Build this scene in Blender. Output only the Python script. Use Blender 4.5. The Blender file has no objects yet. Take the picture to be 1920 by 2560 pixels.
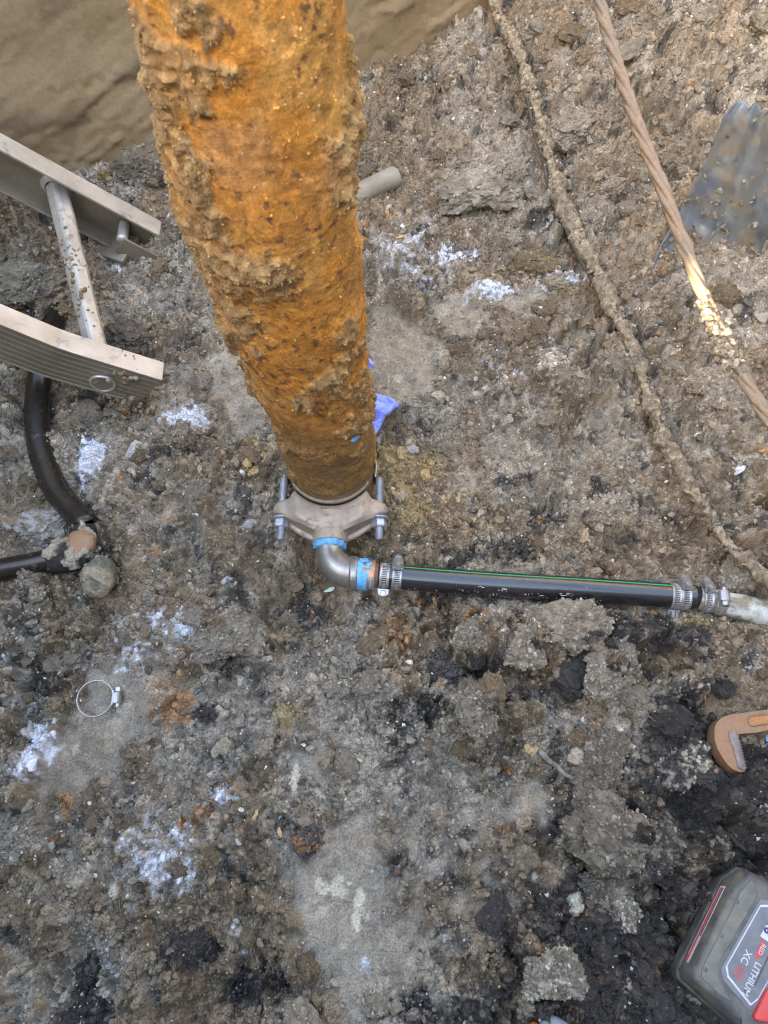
import bpy, bmesh, math, random, time
_t0 = time.time()
def tick(m): print('T %.1f %s' % (time.time()-_t0, m), flush=True)
import numpy as np
from mathutils import Vector, Matrix, Quaternion

random.seed(7); rng = np.random.default_rng(11)
SC = bpy.context.scene
COL = SC.collection
R = math.radians

# ------------------------------------------------------------------ camera
FPX, CU, CV = 1923.0, 960.0, 1280.0            # phone lens in pixels of the 1920 x 2560 photograph
CAM = np.array([0.083, -0.470, 0.981]); PITCH = R(65.7)
FW = np.array([0, math.cos(PITCH), -math.sin(PITCH)])
UP = np.array([0, math.sin(PITCH), math.cos(PITCH)])
cd = bpy.data.cameras.new('camera'); cam = bpy.data.objects.new('camera', cd); COL.objects.link(cam)
cam.location = CAM; cam.rotation_euler = (math.pi/2 - PITCH, 0, 0)
cd.sensor_fit = 'VERTICAL'; cd.sensor_height = 36.0; cd.lens = 36.0*FPX/2560.0
cd.clip_start = 0.02; cd.clip_end = 200
cd.dof.use_dof = True; cd.dof.focus_distance = 1.02; cd.dof.aperture_fstop = 13.0
SC.camera = cam

# ------------------------------------------------------------------ sky, sun, exposure
SUN_EL, SUN_AZ = R(23), R(44)                   # azimuth: from -x -y (over the photographer's left shoulder)
S = Vector((-math.cos(SUN_EL)*math.sin(SUN_AZ), -math.cos(SUN_EL)*math.cos(SUN_AZ), math.sin(SUN_EL)))
w = bpy.data.worlds.new('World'); SC.world = w; w.use_nodes = True
nt = w.node_tree; bg = nt.nodes['Background']
sky = nt.nodes.new('ShaderNodeTexSky'); sky.sky_type = 'NISHITA'; sky.sun_disc = False
sky.sun_elevation = SUN_EL; sky.sun_rotation = math.atan2(S.x, S.y)
sky.dust_density = 3.0; sky.ozone_density = 0.6
nt.links.new(sky.outputs[0], bg.inputs[0]); bg.inputs[1].default_value = 0.14
sl = bpy.data.lights.new('sun', 'SUN'); sl.energy = 2.0; sl.angle = R(0.5); sl.color = (1.0, 0.86, 0.66)
so = bpy.data.objects.new('sun', sl); COL.objects.link(so)
so.rotation_euler = S.to_track_quat('Z', 'Y').to_euler(); so.location = (-3, -3, 4)
vs = SC.view_settings
vs.view_transform = 'Standard'; vs.look = 'None'; vs.gamma = 1.0; vs.use_curve_mapping = False
vs.exposure = 4.1
try:
    vs.use_white_balance = True; vs.white_balance_temperature = 7500; vs.white_balance_tint = 10
except Exception: pass
SC.cycles.use_denoising = True; SC.cycles.denoiser = 'OPENIMAGEDENOISE'; SC.cycles.denoising_input_passes = 'RGB_ALBEDO_NORMAL'; SC.cycles.denoising_prefilter = 'NONE'
SC.cycles.pixel_filter_type = 'BLACKMAN_HARRIS'; SC.cycles.filter_width = 1.15; SC.cycles.caustics_reflective = False; SC.cycles.caustics_refractive = False
SC.cycles.max_bounces = 5; SC.cycles.diffuse_bounces = 3

# ------------------------------------------------------------------ pixel helpers (give a direction; distance comes from the ground or size)
def ray(u, v):
    return FW + np.array([(u-CU)/FPX, 0, 0]) + UP*((CV-v)/FPX)
def PZ(u, v, z):
    d = ray(u, v); return CAM + d*((z-CAM[2])/d[2])
def PD(u, v, dep): return CAM + ray(u, v)*dep

# ------------------------------------------------------------------ noise
def _h(ix, iy, iz, seed):
    n = (ix.astype(np.int64)*374761393 + iy.astype(np.int64)*668265263 + iz*np.int64(1442695041) + np.int64(seed)*np.int64(974634777)) & 0xFFFFFFFF
    n = ((n ^ (n >> 13))*1274126177) & 0xFFFFFFFF
    n = ((n ^ (n >> 16))*2246822519) & 0xFFFFFFFF
    return n ^ (n >> 15)
def rnd(ix, iy, seed, iz=0): return (_h(ix, iy, np.asarray(iz, dtype=np.int64), seed) & 0xFFFFFF)/float(0x1000000)
def perlin2(x, y, seed):
    ix, iy = np.floor(x), np.floor(y); fx, fy = x-ix, y-iy
    sx, sy = fx*fx*fx*(fx*(fx*6-15)+10), fy*fy*fy*(fy*(fy*6-15)+10)
    def g(dx, dy):
        a = rnd(ix+dx, iy+dy, seed)*2*np.pi
        return np.cos(a)*(fx-dx)+np.sin(a)*(fy-dy)
    a = g(0,0); a = a+(g(1,0)-a)*sx; b = g(0,1); b = b+(g(1,1)-b)*sx
    return (a+(b-a)*sy)*1.5
def fbm2(x, y, seed, octv=4, gain=0.5):
    o = 0; amp = 1.0; f = 1.0
    for k in range(octv):
        o = o+amp*perlin2(x*f+k*17.3, y*f-k*9.1, seed+k); amp *= gain; f *= 2.03
    return o
def perlin3(x, y, z, seed):
    ix, iy, iz = np.floor(x), np.floor(y), np.floor(z); fx, fy, fz = x-ix, y-iy, z-iz
    s = lambda t: t*t*t*(t*(t*6-15)+10)
    sx, sy, sz = s(fx), s(fy), s(fz)
    def val(dx, dy, dz):
        h = _h(ix+dx, iy+dy, (iz+dz).astype(np.int64), seed)
        a = (h & 0xFFF)/4096.0*2*np.pi; c = ((h >> 12) & 0xFFF)/2048.0-1.0; q = np.sqrt(np.maximum(0, 1-c*c))
        return q*np.cos(a)*(fx-dx)+q*np.sin(a)*(fy-dy)+c*(fz-dz)
    def lx(dy, dz):
        a = val(0,dy,dz); return a+(val(1,dy,dz)-a)*sx
    a = lx(0,0); a = a+(lx(1,0)-a)*sy; b = lx(0,1); b = b+(lx(1,1)-b)*sy
    return (a+(b-a)*sz)*1.5
def fbm3(x, y, z, seed, octv=4, gain=0.5):
    o = 0; amp = 1.0; f = 1.0
    for k in range(octv):
        o = o+amp*perlin3(x*f+k*7.7, y*f-k*3.1, z*f+k*5.3, seed+k); amp *= gain; f *= 2.03
    return o
def lumps(x, y, cell, seed, rmin=.45, rmax=.85, zj=.5):
    """packed angular crumbs: height (in cells) and a random number of the winning crumb"""
    gx, gy = x/cell, y/cell; ix, iy = np.floor(gx), np.floor(gy)
    best = np.full(x.shape, -9.0); bid = np.zeros(x.shape)
    for dx in (-1,0,1):
        for dy in (-1,0,1):
            cx, cy = ix+dx, iy+dy
            ox = gx-(cx+.15+.7*rnd(cx,cy,seed)); oy = gy-(cy+.15+.7*rnd(cx,cy,seed+1))
            rr = rmin+(rmax-rmin)*rnd(cx,cy,seed+2); a = rnd(cx,cy,seed+3)*6.28; zi = (rnd(cx,cy,seed+4)-.5)*zj
            px, py = ox*np.cos(a)+oy*np.sin(a), (oy*np.cos(a)-ox*np.sin(a))*1.25
            hexd = np.maximum(np.abs(px), np.maximum(np.abs(.5*px+.866*py), np.abs(.5*px-.866*py)))
            d = .45*np.sqrt(px*px+py*py)+.6*hexd
            h = zi+.8*rr*np.sqrt(np.maximum(0, 1-(d/rr)**2))-np.where(d > rr, .35, 0)
            h = h+(px*.22)*(rnd(cx,cy,seed+6)-.5)
            m = h > best; best = np.where(m, h, best); bid = np.where(m, rnd(cx,cy,seed+5), bid)
    return best, bid
def sstep(a, b, x):
    t = np.clip((x-a)/(b-a), 0, 1); return t*t*(3-2*t)

# ------------------------------------------------------------------ mesh / object helpers
def mesh_np(name, V, F, col=None, smooth=True):
    V = np.asarray(V, dtype=np.float32); F = np.asarray(F, dtype=np.int32); k = F.shape[1]
    me = bpy.data.meshes.new(name)
    me.vertices.add(len(V)); me.vertices.foreach_set('co', V.ravel())
    me.loops.add(F.size); me.loops.foreach_set('vertex_index', F.ravel())
    me.polygons.add(len(F)); me.polygons.foreach_set('loop_start', np.arange(0, F.size, k, dtype=np.int32))
    me.update(calc_edges=True); me.validate(verbose=False)
    me.polygons.foreach_set('use_smooth', np.full(len(me.polygons), smooth, dtype=bool))
    if col is not None:
        c = np.ones((len(V), 4), dtype=np.float32); c[:, :3] = np.clip(col, 0, 1)
        at = me.attributes.new('Col', 'FLOAT_COLOR', 'POINT'); at.data.foreach_set('color', c.ravel())
    return me
def link(name, me, mat=None, parent=None, loc=None):
    o = bpy.data.objects.new(name, me); COL.objects.link(o)
    if mat is not None and me is not None and not me.materials: me.materials.append(mat)
    if parent is not None: o.parent = parent
    if loc is not None: o.location = loc
    return o
def tag(o, label, cat, group=None, kind=None):
    o['label'] = label; o['category'] = cat
    if group: o['group'] = group
    if kind: o['kind'] = kind
    return o
def thing(name, label, cat, loc=(0,0,0), M=None, group=None):
    o = bpy.data.objects.new(name, None); COL.objects.link(o); o.empty_display_size = .02
    if M is not None: o.matrix_world = M
    else: o.location = Vector(loc)
    return tag(o, label, cat, group)
def grid_faces(n, m, wrap=False):
    i = np.arange(n-1)[:, None]; j = np.arange(m if wrap else m-1)[None, :]; j2 = (j+1) % m
    a = i*m+j; b = i*m+j2; c = (i+1)*m+j2; d = (i+1)*m+j
    return np.stack([a+0*j, b+0*i, c+0*i, d+0*j], -1).reshape(-1, 4)
def catmull(P, n):
    P = np.asarray(P, float); P = np.vstack([2*P[0]-P[1], P, 2*P[-1]-P[-2]]); out = []
    for i in range(1, len(P)-2):
        t = np.linspace(0, 1, n, endpoint=False)[:, None]; p0,p1,p2,p3 = P[i-1],P[i],P[i+1],P[i+2]
        out.append(.5*((2*p1)+(-p0+p2)*t+(2*p0-5*p1+4*p2-p3)*t*t+(-p0+3*p1-3*p2+p3)*t**3))
    return np.vstack(out+[P[-2][None]])
def resample(P, step):
    P = np.asarray(P, float); L = np.r_[0, np.cumsum(np.linalg.norm(np.diff(P, axis=0), axis=1))]
    s = np.linspace(0, L[-1], max(2, int(L[-1]/step)+1))
    return np.stack([np.interp(s, L, P[:, k]) for k in range(3)], 1), s
def frames(P, up=(0,0,1)):
    T = np.gradient(P, axis=0); T /= np.linalg.norm(T, axis=1)[:, None]+1e-12
    N = np.zeros_like(T); n = np.array(up, float)
    for i in range(len(P)):
        n = n-T[i]*np.dot(n, T[i]); n /= np.linalg.norm(n)+1e-12; N[i] = n
    return T, N, np.cross(T, N)
def tube(P, rad, ns=16, up=(0,0,1), caps=True, step=None):
    """rad: number or f(s, theta, points)->radius.  theta 0 points along up"""
    P = np.asarray(P, float); L = np.r_[0, np.cumsum(np.linalg.norm(np.diff(P, axis=0), axis=1))]
    T, N, B = frames(P, up); th = np.linspace(0, 2*np.pi, ns, endpoint=False)
    D = N[:, None]*np.cos(th)[None, :, None]+B[:, None]*np.sin(th)[None, :, None]
    r = rad(L[:, None]+0*th, th[None]+0*L[:, None], P[:, None]+D*.01) if callable(rad) else rad
    r = np.broadcast_to(np.asarray(r, float).reshape((-1, 1)) if np.ndim(r) == 1 else r, (len(P), ns))
    V = P[:, None]+D*r[..., None]; F = grid_faces(len(P), ns, True)
    V = V.reshape(-1, 3)
    if caps:
        n0 = len(V); V = np.vstack([V, P[0], P[-1]]); j = np.arange(ns); k = (j+1) % ns; e = (len(P)-1)*ns
        F = np.vstack([F, np.stack([np.full(ns, n0), k, j, j], 1), np.stack([np.full(ns, n0+1), e+j, e+k, e+k], 1)])
        return V, F
    return V, F
def fix_tris(me): pass
def obj_np(name, V, F, mat, parent=None, loc=(0,0,0), col=None, smooth=True):
    """V in world metres; loc is the parent's place"""
    F = np.asarray(F)
    V = np.asarray(V, float)-np.asarray(loc, float)
    if F.shape[1] == 4 and (F[:, 2] == F[:, 3]).any():
        me = bpy.data.meshes.new(name)
        me.from_pydata(V.tolist(), [], [list(dict.fromkeys(f)) for f in F.tolist()]); me.update()
        me.polygons.foreach_set('use_smooth', np.full(len(me.polygons), smooth, dtype=bool))
        if col is not None:
            c = np.ones((len(V), 4), dtype=np.float32); c[:, :3] = np.clip(col, 0, 1)
            me.attributes.new('Col', 'FLOAT_COLOR', 'POINT').data.foreach_set('color', c.ravel())
    else: me = mesh_np(name, V, F, col, smooth)
    return link(name, me, mat, parent)
def sharp(o, ang=35):
    me = o.data; bm = bmesh.new(); bm.from_mesh(me)
    for e in bm.edges:
        if len(e.link_faces) == 2 and e.calc_face_angle(0) > R(ang): e.smooth = False
    bm.to_mesh(me); bm.free(); return o
def lathe(prof, axis_o, axis_d, ns=32, up=(0,0,1), rfun=None):
    """prof: list of (radius, distance along the axis)"""
    d = np.asarray(axis_d, float); d /= np.linalg.norm(d); n = np.asarray(up, float)
    if np.linalg.norm(np.cross(n, d)) < 1e-3: n = np.array([1., 0, 0]) if abs(d[0]) < .9 else np.array([0, 1., 0])
    n = n-d*np.dot(n, d); n /= np.linalg.norm(n); b = np.cross(d, n)
    th = np.linspace(0, 2*np.pi, ns, endpoint=False); prof = np.asarray(prof, float)
    r = prof[:, 0][:, None]*np.ones(ns)
    if rfun is not None: r = rfun(r, th[None], prof[:, 1][:, None])
    V = np.asarray(axis_o, float)+d*prof[:, 1][:, None, None]+r[..., None]*(n*np.cos(th)[None, :, None]+b*np.sin(th)[None, :, None])
    return V.reshape(-1, 3), grid_faces(len(prof), ns, True)
def join(parts):
    Vs, Fs, o = [], [], 0
    for V, F in parts: Vs.append(np.asarray(V)); Fs.append(np.asarray(F)+o); o += len(V)
    return np.vstack(Vs), np.vstack(Fs)
def box(c, s, M=None):
    c = np.asarray(c, float); s = np.asarray(s, float)/2
    V = np.array([[x,y,z] for x in (-1,1) for y in (-1,1) for z in (-1,1)], float)*s
    if M is not None: V = V@np.asarray(M).T
    F = np.array([[0,1,3,2],[4,6,7,5],[0,4,5,1],[2,3,7,6],[0,2,6,4],[1,5,7,3]]); return V+c, F
def bevel_obj(o, wdt, seg=2, ang=30):
    bm = bmesh.new(); bm.from_mesh(o.data)
    bmesh.ops.remove_doubles(bm, verts=bm.verts, dist=1e-6)
    bmesh.ops.recalc_face_normals(bm, faces=bm.faces)
    ed = [e for e in bm.edges if len(e.link_faces) == 2 and e.calc_face_angle(0) > R(ang)]
    bmesh.ops.bevel(bm, geom=ed, offset=wdt, segments=seg, profile=.6, affect='EDGES', clamp_overlap=True)
    for f in bm.faces: f.smooth = True
    bm.to_mesh(o.data); bm.free(); return o
def prism(poly, z0, z1, inset=0, name='x'):
    bm = bmesh.new(); vs_ = [bm.verts.new((p[0], p[1], z0)) for p in poly]; f = bm.faces.new(vs_)
    r = bmesh.ops.extrude_face_region(bm, geom=[f])
    for v in [g for g in r['geom'] if isinstance(g, bmesh.types.BMVert)]: v.co.z = z1
    bmesh.ops.recalc_face_normals(bm, faces=bm.faces); me = bpy.data.meshes.new(name); bm.to_mesh(me); bm.free(); return me
def fused(parts, voxel, smooth=4, name='cast'):
    """melt closed shells into one cast-looking skin"""
    V, F = join(parts); o = obj_np(name, V, F, None)
    bm = bmesh.new(); bm.from_mesh(o.data); bmesh.ops.recalc_face_normals(bm, faces=bm.faces); bm.to_mesh(o.data); bm.free()
    m = o.modifiers.new('r', 'REMESH'); m.mode = 'VOXEL'; m.voxel_size = voxel
    s = o.modifiers.new('s', 'SMOOTH'); s.iterations = smooth; s.factor = .5
    dg = bpy.context.evaluated_depsgraph_get(); dg.update()
    me = bpy.data.meshes.new_from_object(o.evaluated_get(dg)); bpy.data.objects.remove(o)
    me.polygons.foreach_set('use_smooth', np.ones(len(me.polygons), dtype=bool)); return me

# ------------------------------------------------------------------ materials
def N(t, ty, **kw):
    n = t.nodes.new(ty)
    for k, v in kw.items(): setattr(n, k, v)
    return n
def ramp(t, src, a, b):
    m = N(t, 'ShaderNodeMapRange'); m.inputs[1].default_value = a; m.inputs[2].default_value = b; t.links.new(src, m.inputs[0]); return m.outputs[0]
def noise(t, co, scale, detail=5, rough=.6, stretch=None):
    n = N(t, 'ShaderNodeTexNoise'); n.inputs['Scale'].default_value = scale; n.inputs['Detail'].default_value = detail; n.inputs['Roughness'].default_value = rough
    if stretch:
        mp = N(t, 'ShaderNodeMapping'); mp.inputs['Scale'].default_value = stretch; t.links.new(co, mp.inputs[0]); co = mp.outputs[0]
    t.links.new(co, n.inputs['Vector']); return n.outputs[0]
def mixc(t, f, a, b, mode='MIX'):
    m = N(t, 'ShaderNodeMix', data_type='RGBA', blend_type=mode)
    if isinstance(f, float): m.inputs[0].default_value = f
    else: t.links.new(f, m.inputs[0])
    for s, k in ((a, 6), (b, 7)):
        if isinstance(s, tuple): m.inputs[k].default_value = (*s, 1)
        else: t.links.new(s, m.inputs[k])
    return m.outputs[2]
SOIL = (0.21, 0.165, 0.115)
def mat(name, col, rough=.6, metal=0., col2=None, n=(40, .4, .6), dirt=None, dirtcol=SOIL, bump=None, attr=False, stretch=None, rough2=None, spec=.5, fine=None, sheen=0):
    m = bpy.data.materials.new(name); m.use_nodes = True; t = m.node_tree; p = t.nodes['Principled BSDF']
    co = N(t, 'ShaderNodeTexCoord').outputs['Object']
    if attr:
        a = N(t, 'ShaderNodeAttribute'); a.attribute_name = 'Col'; c = a.outputs['Color']
    else: c = col
    f1 = noise(t, co, n[0], 6, .65, stretch)
    if col2 is not None: c = mixc(t, ramp(t, f1, n[1], n[2]), c, col2)
    if fine:                                            # fine grain, (scale, low, high) multiplier
        f = noise(t, co, fine[0], 4, .7)
        g = N(t, 'ShaderNodeMapRange'); g.inputs[1].default_value = .3; g.inputs[2].default_value = .7; g.inputs[3].default_value = fine[1]; g.inputs[4].default_value = fine[2]
        t.links.new(f, g.inputs[0]); cc = N(t, 'ShaderNodeCombineColor')
        for k in range(3): t.links.new(g.outputs[0], cc.inputs[k])
        c = mixc(t, 1.0, c, cc.outputs[0], 'MULTIPLY')
    rv = rough; mv = metal; rsock = None
    if dirt:                                            # (scale, low, high)
        fd = ramp(t, noise(t, co, dirt[0], 8, .7), dirt[1], dirt[2]); c = mixc(t, fd, c, dirtcol)
        mr = N(t, 'ShaderNodeMapRange'); mr.inputs[3].default_value = rough; mr.inputs[4].default_value = .92; t.links.new(fd, mr.inputs[0]); rsock = mr.outputs[0]
        if metal:
            mm = N(t, 'ShaderNodeMapRange'); mm.inputs[3].default_value = metal; mm.inputs[4].default_value = 0; t.links.new(fd, mm.inputs[0]); t.links.new(mm.outputs[0], p.inputs['Metallic'])
    elif rough2 is not None:
        mr = N(t, 'ShaderNodeMapRange'); mr.inputs[1].default_value = .35; mr.inputs[2].default_value = .65; mr.inputs[3].default_value = rough; mr.inputs[4].default_value = rough2; t.links.new(f1, mr.inputs[0]); rsock = mr.outputs[0]
    if rsock is not None: t.links.new(rsock, p.inputs['Roughness'])
    else: p.inputs['Roughness'].default_value = rough
    if not (dirt and metal): p.inputs['Metallic'].default_value = metal
    p.inputs['Specular IOR Level'].default_value = spec
    if isinstance(c, tuple): p.inputs['Base Color'].default_value = (*c, 1)
    else: t.links.new(c, p.inputs['Base Color'])
    if bump:
        prev = None
        for (sc_, st, dist) in bump:
            b = N(t, 'ShaderNodeBump'); b.inputs['Strength'].default_value = st; b.inputs['Distance'].default_value = dist
            t.links.new(noise(t, co, sc_, 5, .65, stretch), b.inputs['Height'])
            if prev: t.links.new(prev, b.inputs['Normal'])
            prev = b.outputs[0]
        t.links.new(prev, p.inputs['Normal'])
    return m
M = {}
M['soil'] = mat('soil', None, .80, attr=True, n=(60, .4, .6), rough2=.52, spec=.5, fine=(430, .48, 1.50), bump=[(260, .7, .003), (900, .6, .0014)])
M['crumb'] = mat('soil crumbs', None, .85, attr=True, spec=.35, fine=(600, .75, 1.22), bump=[(700, .5, .0012)])
M['crumb_i'] = mat('loose crumbs', None, .68, attr=True, spec=.5, fine=(2.2, .62, 1.40), bump=None)
for _n in M['crumb_i'].node_tree.nodes:
    if _n.type == 'ATTRIBUTE': _n.attribute_type = 'INSTANCER'
M['claywall'] = mat('smeared clay', None, .62, attr=True, n=(14, .4, .6), rough2=.85, spec=.4, fine=(160, .85, 1.12), bump=[(90, .18, .003), (400, .2, .0012)])
M['rust'] = mat('rusted iron crust', None, .85, attr=True, n=(50, .4, .6), rough2=.7, spec=.3, fine=(520, .66, 1.3), bump=[(230, .6, .0028), (750, .6, .0013)])
M['bronze'] = mat('cast bronze', (.42, .335, .265), .52, .25, col2=(.33, .295, .25), n=(45, .35, .65), dirt=(75, .52, .70), bump=[(500, .25, .0006), (120, .15, .001)])
M['zinc'] = mat('zinc plated steel', (.46, .50, .56), .40, .5, col2=(.33, .37, .42), n=(90, .4, .6), dirt=(110, .6, .75))
M['galv'] = mat('grey malleable iron', (.27, .26, .245), .40, .75, col2=(.36, .35, .33), n=(55, .35, .65), dirt=(70, .60, .78), bump=[(350, .3, .0006)])
M['brass'] = mat('dull bronze thread', (.42, .25, .16), .45, .6, col2=(.5, .33, .22), n=(90, .4, .6), dirt=(90, .6, .75))
M['sealant'] = mat('blue thread sealant', (.075, .33, .70), .55, col2=(.16, .48, .78), n=(160, .35, .65), dirt=(240, .66, .72), bump=[(400, .5, .0012)])
M['pe'] = mat('black polyethylene', (.009, .010, .013), .25, col2=(.017, .018, .021), n=(30, .4, .6), dirt=(120, .69, .76), dirtcol=(.30, .29, .27), stretch=(.25, 1, 1), bump=[(300, .08, .0006)], spec=.6)
M['pe'].node_tree.nodes['Principled BSDF'].inputs['Coat Weight'].default_value = .6; M['pe'].node_tree.nodes['Principled BSDF'].inputs['Coat Roughness'].default_value = .13
M['pe_old'] = mat('muddy black polyethylene', (.012, .011, .010), .26, col2=(.022, .018, .014), n=(25, .35, .6), dirt=(60, .60, .78), dirtcol=(.15, .12, .085), bump=[(300, .12, .0006)])
M['green'] = mat('green stripe', (.015, .33, .16), .4, col2=(.03, .38, .2), n=(120, .4, .6))
M['stainless'] = mat('stainless band', (.42, .43, .44), .40, .70, col2=(.33, .34, .35), n=(140, .4, .6), dirt=(150, .58, .8))
M['ringband'] = mat('bright ring band', (.62, .63, .64), .35, .5, col2=(.5, .51, .52), n=(140, .4, .6))
M['screw'] = mat('steel screw', (.42, .44, .46), .38, .7, col2=(.40, .42, .44), n=(140, .4, .6), dirt=(130, .66, .8))
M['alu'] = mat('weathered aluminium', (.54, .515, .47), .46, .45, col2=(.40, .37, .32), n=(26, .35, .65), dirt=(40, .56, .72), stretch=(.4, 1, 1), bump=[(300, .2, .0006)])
M['alu_dull'] = mat('muddy aluminium web with shade tint', (.29, .255, .195), .48, .4, col2=(.215, .185, .135), n=(22, .35, .65), dirt=(36, .55, .72), stretch=(.35, 1, 1), bump=[(300, .2, .0006)])  # mud, plus shade and tan wall reflection put into the colour
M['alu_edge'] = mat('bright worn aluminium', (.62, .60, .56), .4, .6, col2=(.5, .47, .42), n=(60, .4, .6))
M['mud'] = mat('caked mud', None, .88, attr=True, n=(60, .4, .6), rough2=.75, spec=.3, fine=(420, .55, 1.42), bump=[(260, .6, .003), (800, .5, .0012)])
M['cable'] = mat('dirty brown cable', None, .6, attr=True, n=(60, .4, .6), rough2=.75, fine=(700, .75, 1.25), bump=[(500, .4, .001)])
M['sheet'] = mat('grey weathered sheet metal', (.085, .10, .115), .42, .25, col2=(.165, .20, .23), n=(16, .35, .65), dirt=(26, .44, .62), dirtcol=(.17, .145, .10), bump=[(140, .3, .002)])
M['pale_edge'] = mat('pale bent lip', (.5, .52, .48), .6, col2=(.3, .29, .24), n=(120, .4, .6))
M['wood'] = mat('grey weathered stake', (.33, .31, .26), .7, col2=(.22, .20, .16), n=(30, .35, .65), dirt=(60, .6, .8), stretch=(.3, 1, 1), bump=[(200, .3, .001)])
M['glove'] = mat('blue nitrile', (.24, .31, .80), .5, col2=(.30, .38, .86), n=(60, .4, .6), dirt=(90, .70, .82), bump=[(350, .15, .0006)])
M['copper'] = mat('scuffed copper', (.35, .178, .090), .6, .15, col2=(.25, .145, .085), n=(120, .35, .65), dirt=(110, .48, .64), dirtcol=(.27, .225, .16), bump=[(400, .4, .001)])
M['copper_clean'] = mat('rust orange paint', (.47, .21, .075), .6, .1, col2=(.36, .17, .07), n=(160, .4, .6), dirt=(150, .6, .75))
M['jawsteel'] = mat('worn jaw steel', (.17, .14, .135), .5, .35, col2=(.24, .20, .185), n=(110, .4, .6), dirt=(120, .60, .78), dirtcol=(.30, .25, .19))
M['plastic'] = mat('dusty black plastic', (.060, .067, .072), .5, col2=(.10, .108, .11), n=(50, .35, .65), dirt=(38, .44, .66), dirtcol=(.20, .19, .155), bump=[(300, .15, .0006)])
M['plastic_dust'] = mat('dust caked plastic', (.20, .20, .165), .75, col2=(.13, .135, .12), n=(60, .35, .65), dirt=(90, .62, .8), dirtcol=(.3, .28, .22), bump=[(300, .2, .0008)])
M['label'] = mat('grey label', (.15, .16, .18), .5, col2=(.19, .20, .22), n=(90, .4, .6), dirt=(70, .66, .85), dirtcol=(.35, .36, .36))
M['white'] = mat('white print', (.60, .66, .72), .6, col2=(.5, .55, .6), n=(200, .4, .6))
M['red'] = mat('red plastic', (.66, .055, .05), .4, col2=(.6, .07, .065), n=(90, .4, .6), dirt=(60, .68, .85), dirtcol=(.45, .3, .27))
M['redprint'] = mat('red print', (.72, .045, .045), .5, col2=(.7, .08, .08), n=(200, .4, .6))
M['navy'] = mat('navy print', (.03, .03, .16), .5, col2=(.04, .04, .18), n=(200, .4, .6))
M['grip'] = mat('grey blue grip', (.22, .27, .31), .6, col2=(.17, .21, .24), n=(80, .4, .6), dirt=(70, .62, .8))
M['orange'] = mat('orange plastic', (.75, .13, .02), .45, col2=(.7, .15, .03), n=(80, .4, .6))
M['rubber'] = mat('dark rubber', (.05, .046, .04), .7, col2=(.10, .085, .06), n=(70, .4, .6), bump=[(300, .3, .001)])
M['root'] = mat('dry root', (.26, .19, .12), .8, col2=(.14, .10, .065), n=(90, .4, .6), bump=[(500, .4, .001)])
M['twig'] = mat('grey twig', (.25, .24, .215), .8, col2=(.13, .12, .105), n=(120, .4, .6), bump=[(500, .5, .001)])
M['leaf'] = mat('tan wood chip', (.55, .38, .20), .7, col2=(.45, .3, .15), n=(200, .4, .6))
M['chip'] = mat('pale sealant flake', (.48, .66, .64), .6, col2=(.6, .74, .7), n=(200, .4, .6))
M['oldpipe'] = mat('old grey pipe', None, .6, attr=True, rough2=.8, fine=(500, .75, 1.2), bump=[(300, .4, .0015)])
# ------------------------------------------------------------------ terrain shape
XB_Y = [-.8, -.2, .055, .47, 1.1, 1.5]; XB_X = [.95, .74, .60, .41, .28, .22]
def softplus(x, k): return k*np.log1p(np.exp(np.clip(x/k, -40, 40)))
def hbase(x, y):
    x = np.asarray(x, float); y = np.asarray(y, float)
    h = .52*softplus(x-np.interp(y, XB_Y, XB_X), .05)
    h = h+.20*softplus(x-.30, .05)*sstep(.5, 1.0, y)
    h = h+.25*softplus(-(x*.51-y*.86)-.70, .02)*sstep(-.2, -.4, x)                       # soil banked against the wall foot
    h = h+.036*np.exp(-(((y+.165+.07*(x-.25))/.05)**2))*sstep(.10, .30, x)   # ridge the pipe lies on
    h = h-.022*np.exp(-((x-.02)**2+(y+.17)**2)/.09**2)                # scooped out under the elbow
    return h
def hit(u, v, f=hbase):
    d = ray(u, v); t = (0.75-CAM[2])/d[2]
    for _ in range(400):
        p = CAM+d*t
        if p[2] <= f(p[0], p[1]): break
        t += .003
    return CAM+d*t
# soft patches: (u, v, ru, rv, strength) of the photograph, laid on the ground
_ZC = {}
def zone(x, y, lst):
    o = np.zeros(np.shape(x))
    for e in lst:
        if e not in _ZC:
            p = hit(e[0], e[1]); _ZC[e] = (p, np.dot(p-CAM, FW)/FPX)
        p, k = _ZC[e]; rx, ry = e[2]*k, e[3]*k*1.08
        if np.ndim(x) == 2:                                # grid: only the patch's own window
            i0, i1_ = np.searchsorted(x[0], [p[0]-2.2*rx, p[0]+2.2*rx]); j0, j1_ = np.searchsorted(y[:, 0], [p[1]-2.2*ry, p[1]+2.2*ry]); w_ = (slice(j0, j1_), slice(i0, i1_))
        else: w_ = slice(None)
        q = ((x[w_]-p[0])/rx)**2+((y[w_]-p[1])/ry)**2
        o[w_] = np.maximum(o[w_], e[4]*np.exp(-.8*q**1.3))
    return o
Z_WHITE = [(455,1050,70,34,1.0),(240,1155,32,56,.95),(1055,645,100,64,.84),(985,690,45,26,.72),(1230,735,85,20,.78),(1335,795,55,16,.72),(1420,710,55,16,.72),
    (108,1880,38,70,.86),(420,1560,90,50,.66),(360,1630,55,36,.58),(390,2130,110,75,.60),(450,2090,45,30,.64),(15,1620,26,60,.78),(915,2405,13,16,1.0),(275,2440,50,60,.55),
    (115,1300,40,22,.8),(30,1330,36,50,.62),(560,1990,36,20,.6),(480,2200,40,30,.6),(25,1060,26,12,.85),(300,690,12,12,.9),(560,1460,36,8,.62),(60,1760,36,36,.5),
    (600,2330,36,36,.52),(345,2270,26,36,.52),(1300,950,36,26,.5),(1370,900,36,22,.55)]
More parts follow.
